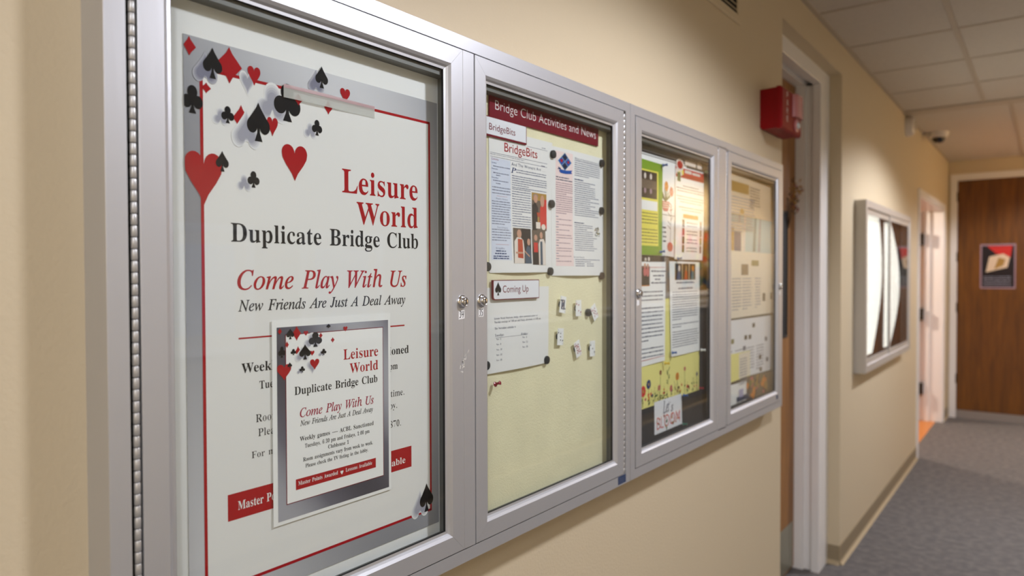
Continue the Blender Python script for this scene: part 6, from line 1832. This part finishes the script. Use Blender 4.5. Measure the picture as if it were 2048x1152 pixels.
# pins of the chapel board
G_ = 'push pins on the chapel board'
push_pin((1.7985, 1.8406), 'pin_blue', 'blue push pin at the top right corner of the lime green notice', (1, .25, .1), 0.027, 1.0, G_)
push_pin((1.7829, 1.6036), 'pin_blue', 'blue push pin at the bottom right corner of the lime green notice', (1, .25, .2), 0.027, 1.0, G_)
push_pin((2.1046, 1.8573), 'pin_green', 'green push pin at the top right corner of the notice with the red heading', (1, .2, .1), 0.0246, 1.0, G_)
push_pin((1.8998, 1.5885), 'pin_blue', 'blue push pin at the bottom left corner of the notice with the red heading', (1, .2, .1), 0.0246, 1.0, G_)
push_pin((1.8635, 1.3232), 'pin_blue', 'blue push pin at the bottom left of the article sheet with three pictures', (1, .3, .1), 0.0255, 1.0, G_)
push_pin((2.0725, 1.3134), 'pin_white', 'white push pin at the bottom right of the article sheet with three pictures', (1, .2, .05), 0.0255, 1.0, G_)
push_pin((1.8183, 1.2984), 'pin_yellow', 'yellow push pin at the bottom right of the long article sheet', (1, .35, .05), 0.0240, 1.0, G_)
push_pin((2.0638, 1.1975), 'pin_red', 'red push pin at the bottom right of the yellow meadow sheet', (1, .3, .05), 0.0235, 1.0, G_)
push_pin((1.9421, 1.1929), 'pin_blue', 'blue push pin at the top right of the small lettered card', (1, .3, .05), 0.0246, 1.0, G_)
push_pin((1.9384, 1.1094), 'pin_green', 'green push pin at the bottom right of the small lettered card', (1, .3, .05), 0.0246, 1.0, G_)

# ------------------------------------------------------------------ clippings board (fourth door)
YL = 2.256
def clip(name, q, m, x, label, cat='clipping', bend=None, grp='clippings on the fourth board'):
    q = [(min(p[0], 2.798), min(p[1], IZT - 0.001)) for p in q]
    s = sheet_q(x, q, m, 6, 6, bend)
    return s, (lambda: tag(s.build(name), label, cat, grp))
zA = (2.3530, 1.8739)[1]
s, done = clip('photo_sheet', [(YL, (2.3531, 1.8666)[1]), (2.70, (2.3531, 1.8648)[1]), (2.70, IZT - .002), (YL, IZT - .002)], 'print_dark', 0.0232, 'dark sheet with a red patch along the top of the clippings board', 'print')
s.rect((2.46, (2.3531, 1.8702)[1]), (2.56, IZT - .006), 'print_scarlet', 1)
s.rect((2.40, (2.3531, 1.8702)[1]), (2.45, IZT - .006), 'print_cream', 1)
done()
q = [(2.3491, 1.7302), (2.7996, 1.7681), (2.7714, 1.8821), (2.3531, 1.8702)]
zt_, zb_ = (q[2][1] + q[3][1]) / 2, (q[0][1] + q[1][1]) / 2
s, done = clip('newspaper_clipping', [(YL, zb_), (q[1][0], zb_ - .004), (q[2][0], zt_), (YL, zt_ + .006)], 'paper_tan', 0.0247, 'broad tan newspaper clipping at the top of the clippings board', bend=lambda y, z: .0025 * (1 + math.sin((y - YL) * 9)))
s.rect((YL + .03, (2.3688, 1.8227)[1]), ((2.5088, 1.8526)[0], (2.3686, 1.8573)[1]), 'print_gold', 1)
s.para(((2.5200, 1.8690)[0], zt_ - .02), .12, 8, .010, 'print_brown', rnd)
s.para((YL + .02, (2.3689, 1.8117)[1]), .30, 12, .0105, 'ink_soft', rnd)
s.disc((2.4380, 1.7599), .022, .010, 'print_gold', 2)
done()
q = [(2.3400, 1.6046), (2.8014, 1.6302), (2.7996, 1.7639), (2.3492, 1.7211)]
s, done = clip('blue_leaflet', [(YL, q[0][1]), (q[1][0], q[0][1] + .004), (q[2][0] - .004, q[2][1] - .004), (YL, q[2][1] - .004)], 'print_aqua', 0.0232, 'blue and grey leaflet with draped folds in the middle of the clippings board', 'leaflet', lambda y, z: .0006 * (1 + math.sin((y - YL) * 40)))
for k in range(5):
    y = 2.40 + .055 * k
    s.poly([(y, q[0][1] + .02), (y + .03, q[0][1] + .02), (y + .04, q[2][1] - .01), (y + .022, q[2][1] - .01)], ('ink_soft', 'print_cream', 'print_aqua', 'print_teal', 'ink_soft')[k], 2)
done()
s, done = clip('navy_leaflet', [(YL + .008, (2.3707, 1.6070)[1]), ((2.4606, 1.6597)[0], (2.4611, 1.6107)[1]), ((2.4600, 1.7238)[0], (2.4600, 1.7238)[1]), (YL + .008, (2.3543, 1.7178)[1])], 'paper_warm', 0.0256, 'small leaflet with a tall navy panel at the left of the clippings board', 'leaflet')
s.rect(((2.3733, 1.6566)[0], (2.3738, 1.6089)[1]), ((2.4410, 1.6590)[0], (2.3730, 1.6932)[1]), 'ink_navy', 1)
s.rect((YL + .010, (2.3738, 1.6089)[1]), ((2.3713, 1.6565)[0], (2.3729, 1.7042)[1]), 'print_gold', 1)
done()
q = [(2.3399, 1.3953), (2.8009, 1.3899), (2.8015, 1.6218), (2.4286, 1.6063)]
s, done = clip('newspaper_page', [(YL, q[0][1]), (q[1][0], q[0][1]), (q[2][0], q[2][1]), (YL, q[2][1] + .002)], 'paper_warm', 0.0262, 'tall newspaper page with two small photographs in the middle of the clippings board', bend=lambda y, z: .001 * (1 + math.sin((y - YL) * 14)))
s.rect((2.4378, 1.5409), (2.5115, 1.5791), 'print_brown', 2)
s.rect((2.5459, 1.5736), (2.6251, 1.5942), 'print_olive', 2)
s.rect((YL, q[0][1] + .02), (YL + .08, q[2][1] - .01), 'print_aqua', 1)
for k in range(3):
    s.para((YL + .09 + .105 * k, (2.5120, 1.5350)[1]), .095, 11, .0105, 'ink_soft', rnd)
s.rect((2.6699, 1.4439), (2.6994, 1.4737), 'print_dark', 2)
s.rect((2.7570, 1.4478), (2.7810, 1.4742), 'print_brown', 2)
done()
q = [(2.3462, 1.2886), (2.7880, 1.2639), (2.7869, 1.3544), (2.3402, 1.3599)]
s, done = clip('newspaper_page', [(YL, (2.5279, 1.1891)[1]), ((2.8036, 1.1807)[0], (2.8037, 1.1761)[1]), ((2.7870, 1.3453)[0], (2.7865, 1.3860)[1]), (YL, (2.3399, 1.3894)[1])], 'paper_cool', 0.0250, 'pale bulletin page with scattered captions in the lower half of the clippings board')
for e_, m_ in (((2.4924, 1.3214), 'print_dark'), ((2.5365, 1.3203), 'print_dark'), ((2.7167, 1.3008), 'ink_slate'), ((2.4783, 1.2845), 'ink_slate'), ((2.6494, 1.2384), 'print_dark'), ((2.7316, 1.2218), 'ink_slate'), ((2.6566, 1.1920), 'print_brown'), ((2.3626, 1.3169), 'print_olive'), ((2.5764, 1.3599), 'print_dark')):
    s.rect((e_[0] - .014, e_[1] - .008), (e_[0] + .014, e_[1] + .008), m_, 2)
for k in range(4):
    s.para((YL + .02 + .11 * k, (2.3407, 1.2890)[1]), .09, 9, .0105, 'ink_soft', rnd)
done()
s, done = clip('cream_booklet', [(YL, (2.3637, 1.1798)[1]), ((2.5341, 1.1884)[0], (2.5342, 1.1821)[1]), ((2.5333, 1.2724)[0], (2.5333, 1.2724)[1]), (YL, (2.3518, 1.2762)[1])], 'pale_yellow', 0.0268, 'open cream booklet at the lower left of the clippings board', 'booklet')
s.rect(((2.4199, 1.2418)[0], (2.5342, 1.1842)[1]), ((2.5312, 1.2306)[0], (2.5333, 1.2703)[1]), 'paper_warm', 1)
s.para(((2.4291, 1.2408)[0], (2.5334, 1.2556)[1]), .075, 10, .0095, 'ink_soft', rnd, None, 2)
s.rect((YL + .01, (2.3636, 1.1918)[1]), (YL + .03, (2.3631, 1.2474)[1]), 'print_olive', 1)
done()
s, done = clip('photo_sheet', [((2.5041, 1.1169)[0], 1.096), (2.790, 1.096), (2.790, (2.8259, 1.1692)[1]), ((2.5034, 1.1835)[0], (2.5280, 1.1849)[1])], 'print_brown', 0.0236, 'dark photograph of orange blooms at the lower right of the clippings board', 'photograph')
for k in range(34):
    y, z = rnd.uniform((2.5160, 1.1487)[0], 2.735), rnd.uniform(1.105, (2.6570, 1.1614)[1])
    s.disc((y, z), rnd.uniform(.006, .020), rnd.uniform(.006, .022), rnd.choice(['print_orange', 'print_orange', 'print_gold', 'print_dark', 'print_olive', 'print_rose']), 1 + k * .05, 8)
done()
s, done = clip('white_card', [(YL, 1.100), ((2.5041, 1.1086)[0], 1.100), ((2.5036, 1.1669)[0], (2.5036, 1.1669)[1]), (YL, (2.3417, 1.1727)[1])], 'paper_bright', 0.0244, 'plain white card in the lower left corner of the clippings board', 'card')
s.words((YL + .05, (2.4208, 1.1405)[1]), .03, .006, 'ink_slate', rnd)
done()
s, done = clip('blue_card', [((2.4040, 1.0903)[0], 1.104), ((2.5289, 1.0883)[0], 1.104), ((2.5261, 1.1244)[0], (2.5261, 1.1223)[1]), ((2.4036, 1.1286)[0], (2.5261, 1.1214)[1])], 'label_blue', 0.0258, 'dark blue card overlapping the plain white card', 'card')
s.rect(((2.4269, 1.1031)[0], 1.118), ((2.4681, 1.0971)[0], 1.145), 'print_lilac', 1)
done()

# ------------------------------------------------------------------ fire alarm
al = thing('fire_alarm', 'red fire alarm box with a clear strobe on the wall above the second display case', 'fire alarm', (0.0, 2.85, 2.10))
b = MB()
b.prism([(0.0, 2.098), (0.0, 2.238), (0.061, 2.240), (0.061, 2.090), (0.010, 2.088)], 1, 2.716, 2.965, 'alarm_red')
b.build('back_box', al)
b = MB()
b.bbox((0.0612, 2.712, 2.086), (0.082, 2.969, 2.243), 'alarm_red', 0.006)
fp = b.build('face_plate', al)
b = MB()
b.prism([(0.0821, 2.845), (0.092, 2.850), (0.098, 2.865), (0.098, 2.93), (0.092, 2.948), (0.0821, 2.955)], 2, 2.150, 2.236, 'alarm_lens')
o = b.build('strobe_lens', al)
b = MB()
b.lathe((0.0821, 2.895, 2.122), (1, 0, 0), [(0, 0.026), (0.006, 0.025), (0.007, 0.020)], 'alarm_lens', 20)
b.lathe((0.0881, 2.895, 2.122), (1, 0, 0), [(0, 0.014), (0.006, 0.012), (0.010, 0.006)], 'alarm_clear', 16)
o = b.build('sounder', al, smooth=True)
s = Sheet(0.0823)
# the word runs down the plate, letter over letter
for k, c_ in enumerate('FIRE'):
    s.text(c_, 'sansb', 2.766, 2.792, 2.210 - k * 0.030, 0.021, 'ink_white', 1)
s.build('lettering', fp)

# ------------------------------------------------------------------ air vent high on the wall
vt = thing('air_vent', 'pale air vent grille high on the wall above the display cases', 'vent', (0.0, 2.32, 2.44))
b = MB()
b.frame(2.06, 2.415, 2.486, 2.64, [(0, 0.0), (0, 0.006), (0.004, 0.009), (0.028, 0.009), (0.030, 0.004), (0.030, 0.0)], 'wall_paint')
b.build('vent_frame', vt)
b = MB()
b.box((0.0006, 2.09, 2.445), (0.002, 2.456, 2.61), 'black_gap')
b.build('vent_backing', vt)
for k in range(9):
    b = MB()
    z = 2.452 + k * 0.0178
    b.prism([(0.002, z + .010), (0.002, z + .012), (0.009, z + .002), (0.009, z)], 1, 2.09, 2.456, 'wall_paint')
    b.build('vent_slat', vt)

# ------------------------------------------------------------------ ceiling-line fittings
hn = thing('round_sounder', 'white round fitting on the wall just under the ceiling', 'wall fitting', (0.0, 6.12, 2.665))
b = MB()
b.lathe((0.0, 6.12, 2.655), (1, 0, 0), [(0, 0.075), (0.03, 0.074), (0.05, 0.066), (0.058, 0.05)], 'plastic_white', 28)
b.build('housing', hn, smooth=True)
b = MB()
b.lathe((0.0582, 6.12, 2.655), (1, 0, 0), [(0, 0.040), (0.006, 0.036), (0.009, 0.02)], 'tee_bar', 20)
b.build('cap', hn, smooth=True)
dm = thing('dome_camera', 'small white dome camera with a dark lens at the ceiling edge', 'camera', (0.11, 7.02, CEIL))
b = MB()
b.lathe((0.115, 7.02, CEIL), (0, 0, -1), [(0, 0.078), (0.02, 0.076), (0.040, 0.068), (0.048, 0.058)], 'plastic_white', 28)
b.build('housing', dm, smooth=True)
b = MB()
b.lathe((0.115, 7.02, CEIL - 0.0482), (0, 0, -1), [(0, 0.052), (0.020, 0.047), (0.036, 0.033), (0.044, 0.014)], 'dome_black', 24)
b.build('dome', dm, smooth=True)

# ------------------------------------------------------------------ poster on the end door
class EndSheet(Sheet):
    """same printing tools, turned to face down the hall: u = x"""
    def P(self, y, z, lv=0):
        return (y, YE + 0.0115 - lv * 0.0004, z)
s = EndSheet(0)
X0, X1, Z0, Z1 = 0.292, 0.598, 1.385, 1.848
s.add([(X0, YE + .0119, Z0), (X1, YE + .0119, Z0), (X1, YE + .0119, Z1), (X0, YE + .0119, Z1)] + [(X0, YE + .0110, Z0), (X1, YE + .0110, Z0), (X1, YE + .0110, Z1), (X0, YE + .0110, Z1)],
      [(0, 3, 2, 1), (4, 5, 6, 7), (0, 1, 5, 4), (1, 2, 6, 5), (2, 3, 7, 6), (3, 0, 4, 7)], 'ink_plum')
s.rect((X0 + .014, Z0 + .016), (X1 - .012, Z1 - .016), 'print_dark', 2)
s.poly([(X0 + .06, Z1 - .02), (X1 - .03, Z1 - .02), (X1 - .045, Z1 - .14), (X0 + .14, Z1 - .10)], 'print_scarlet', 3)
s.poly([(X0 + .05, Z0 + .17), (X0 + .16, Z0 + .20), (X1 - .07, Z0 + .22), (X1 - .05, Z1 - .14), (X0 + .20, Z1 - .10), (X0 + .08, Z1 - .13)], 'paper_tan', 4)
s.poly([(X0 + .12, Z0 + .2), (X0 + .2, Z0 + .24), (X0 + .22, Z1 - .16), (X0 + .16, Z1 - .14)], 'print_gold', 5)
for k in range(5):
    s.words((X0 + .03, Z0 + .12 - .022 * k), X1 - X0 - .07, .009, 'ink_soft', rnd, 4)
tag(s.build('wall_poster'), 'dark poster with a pink and tan shape on the brown end door', 'poster')
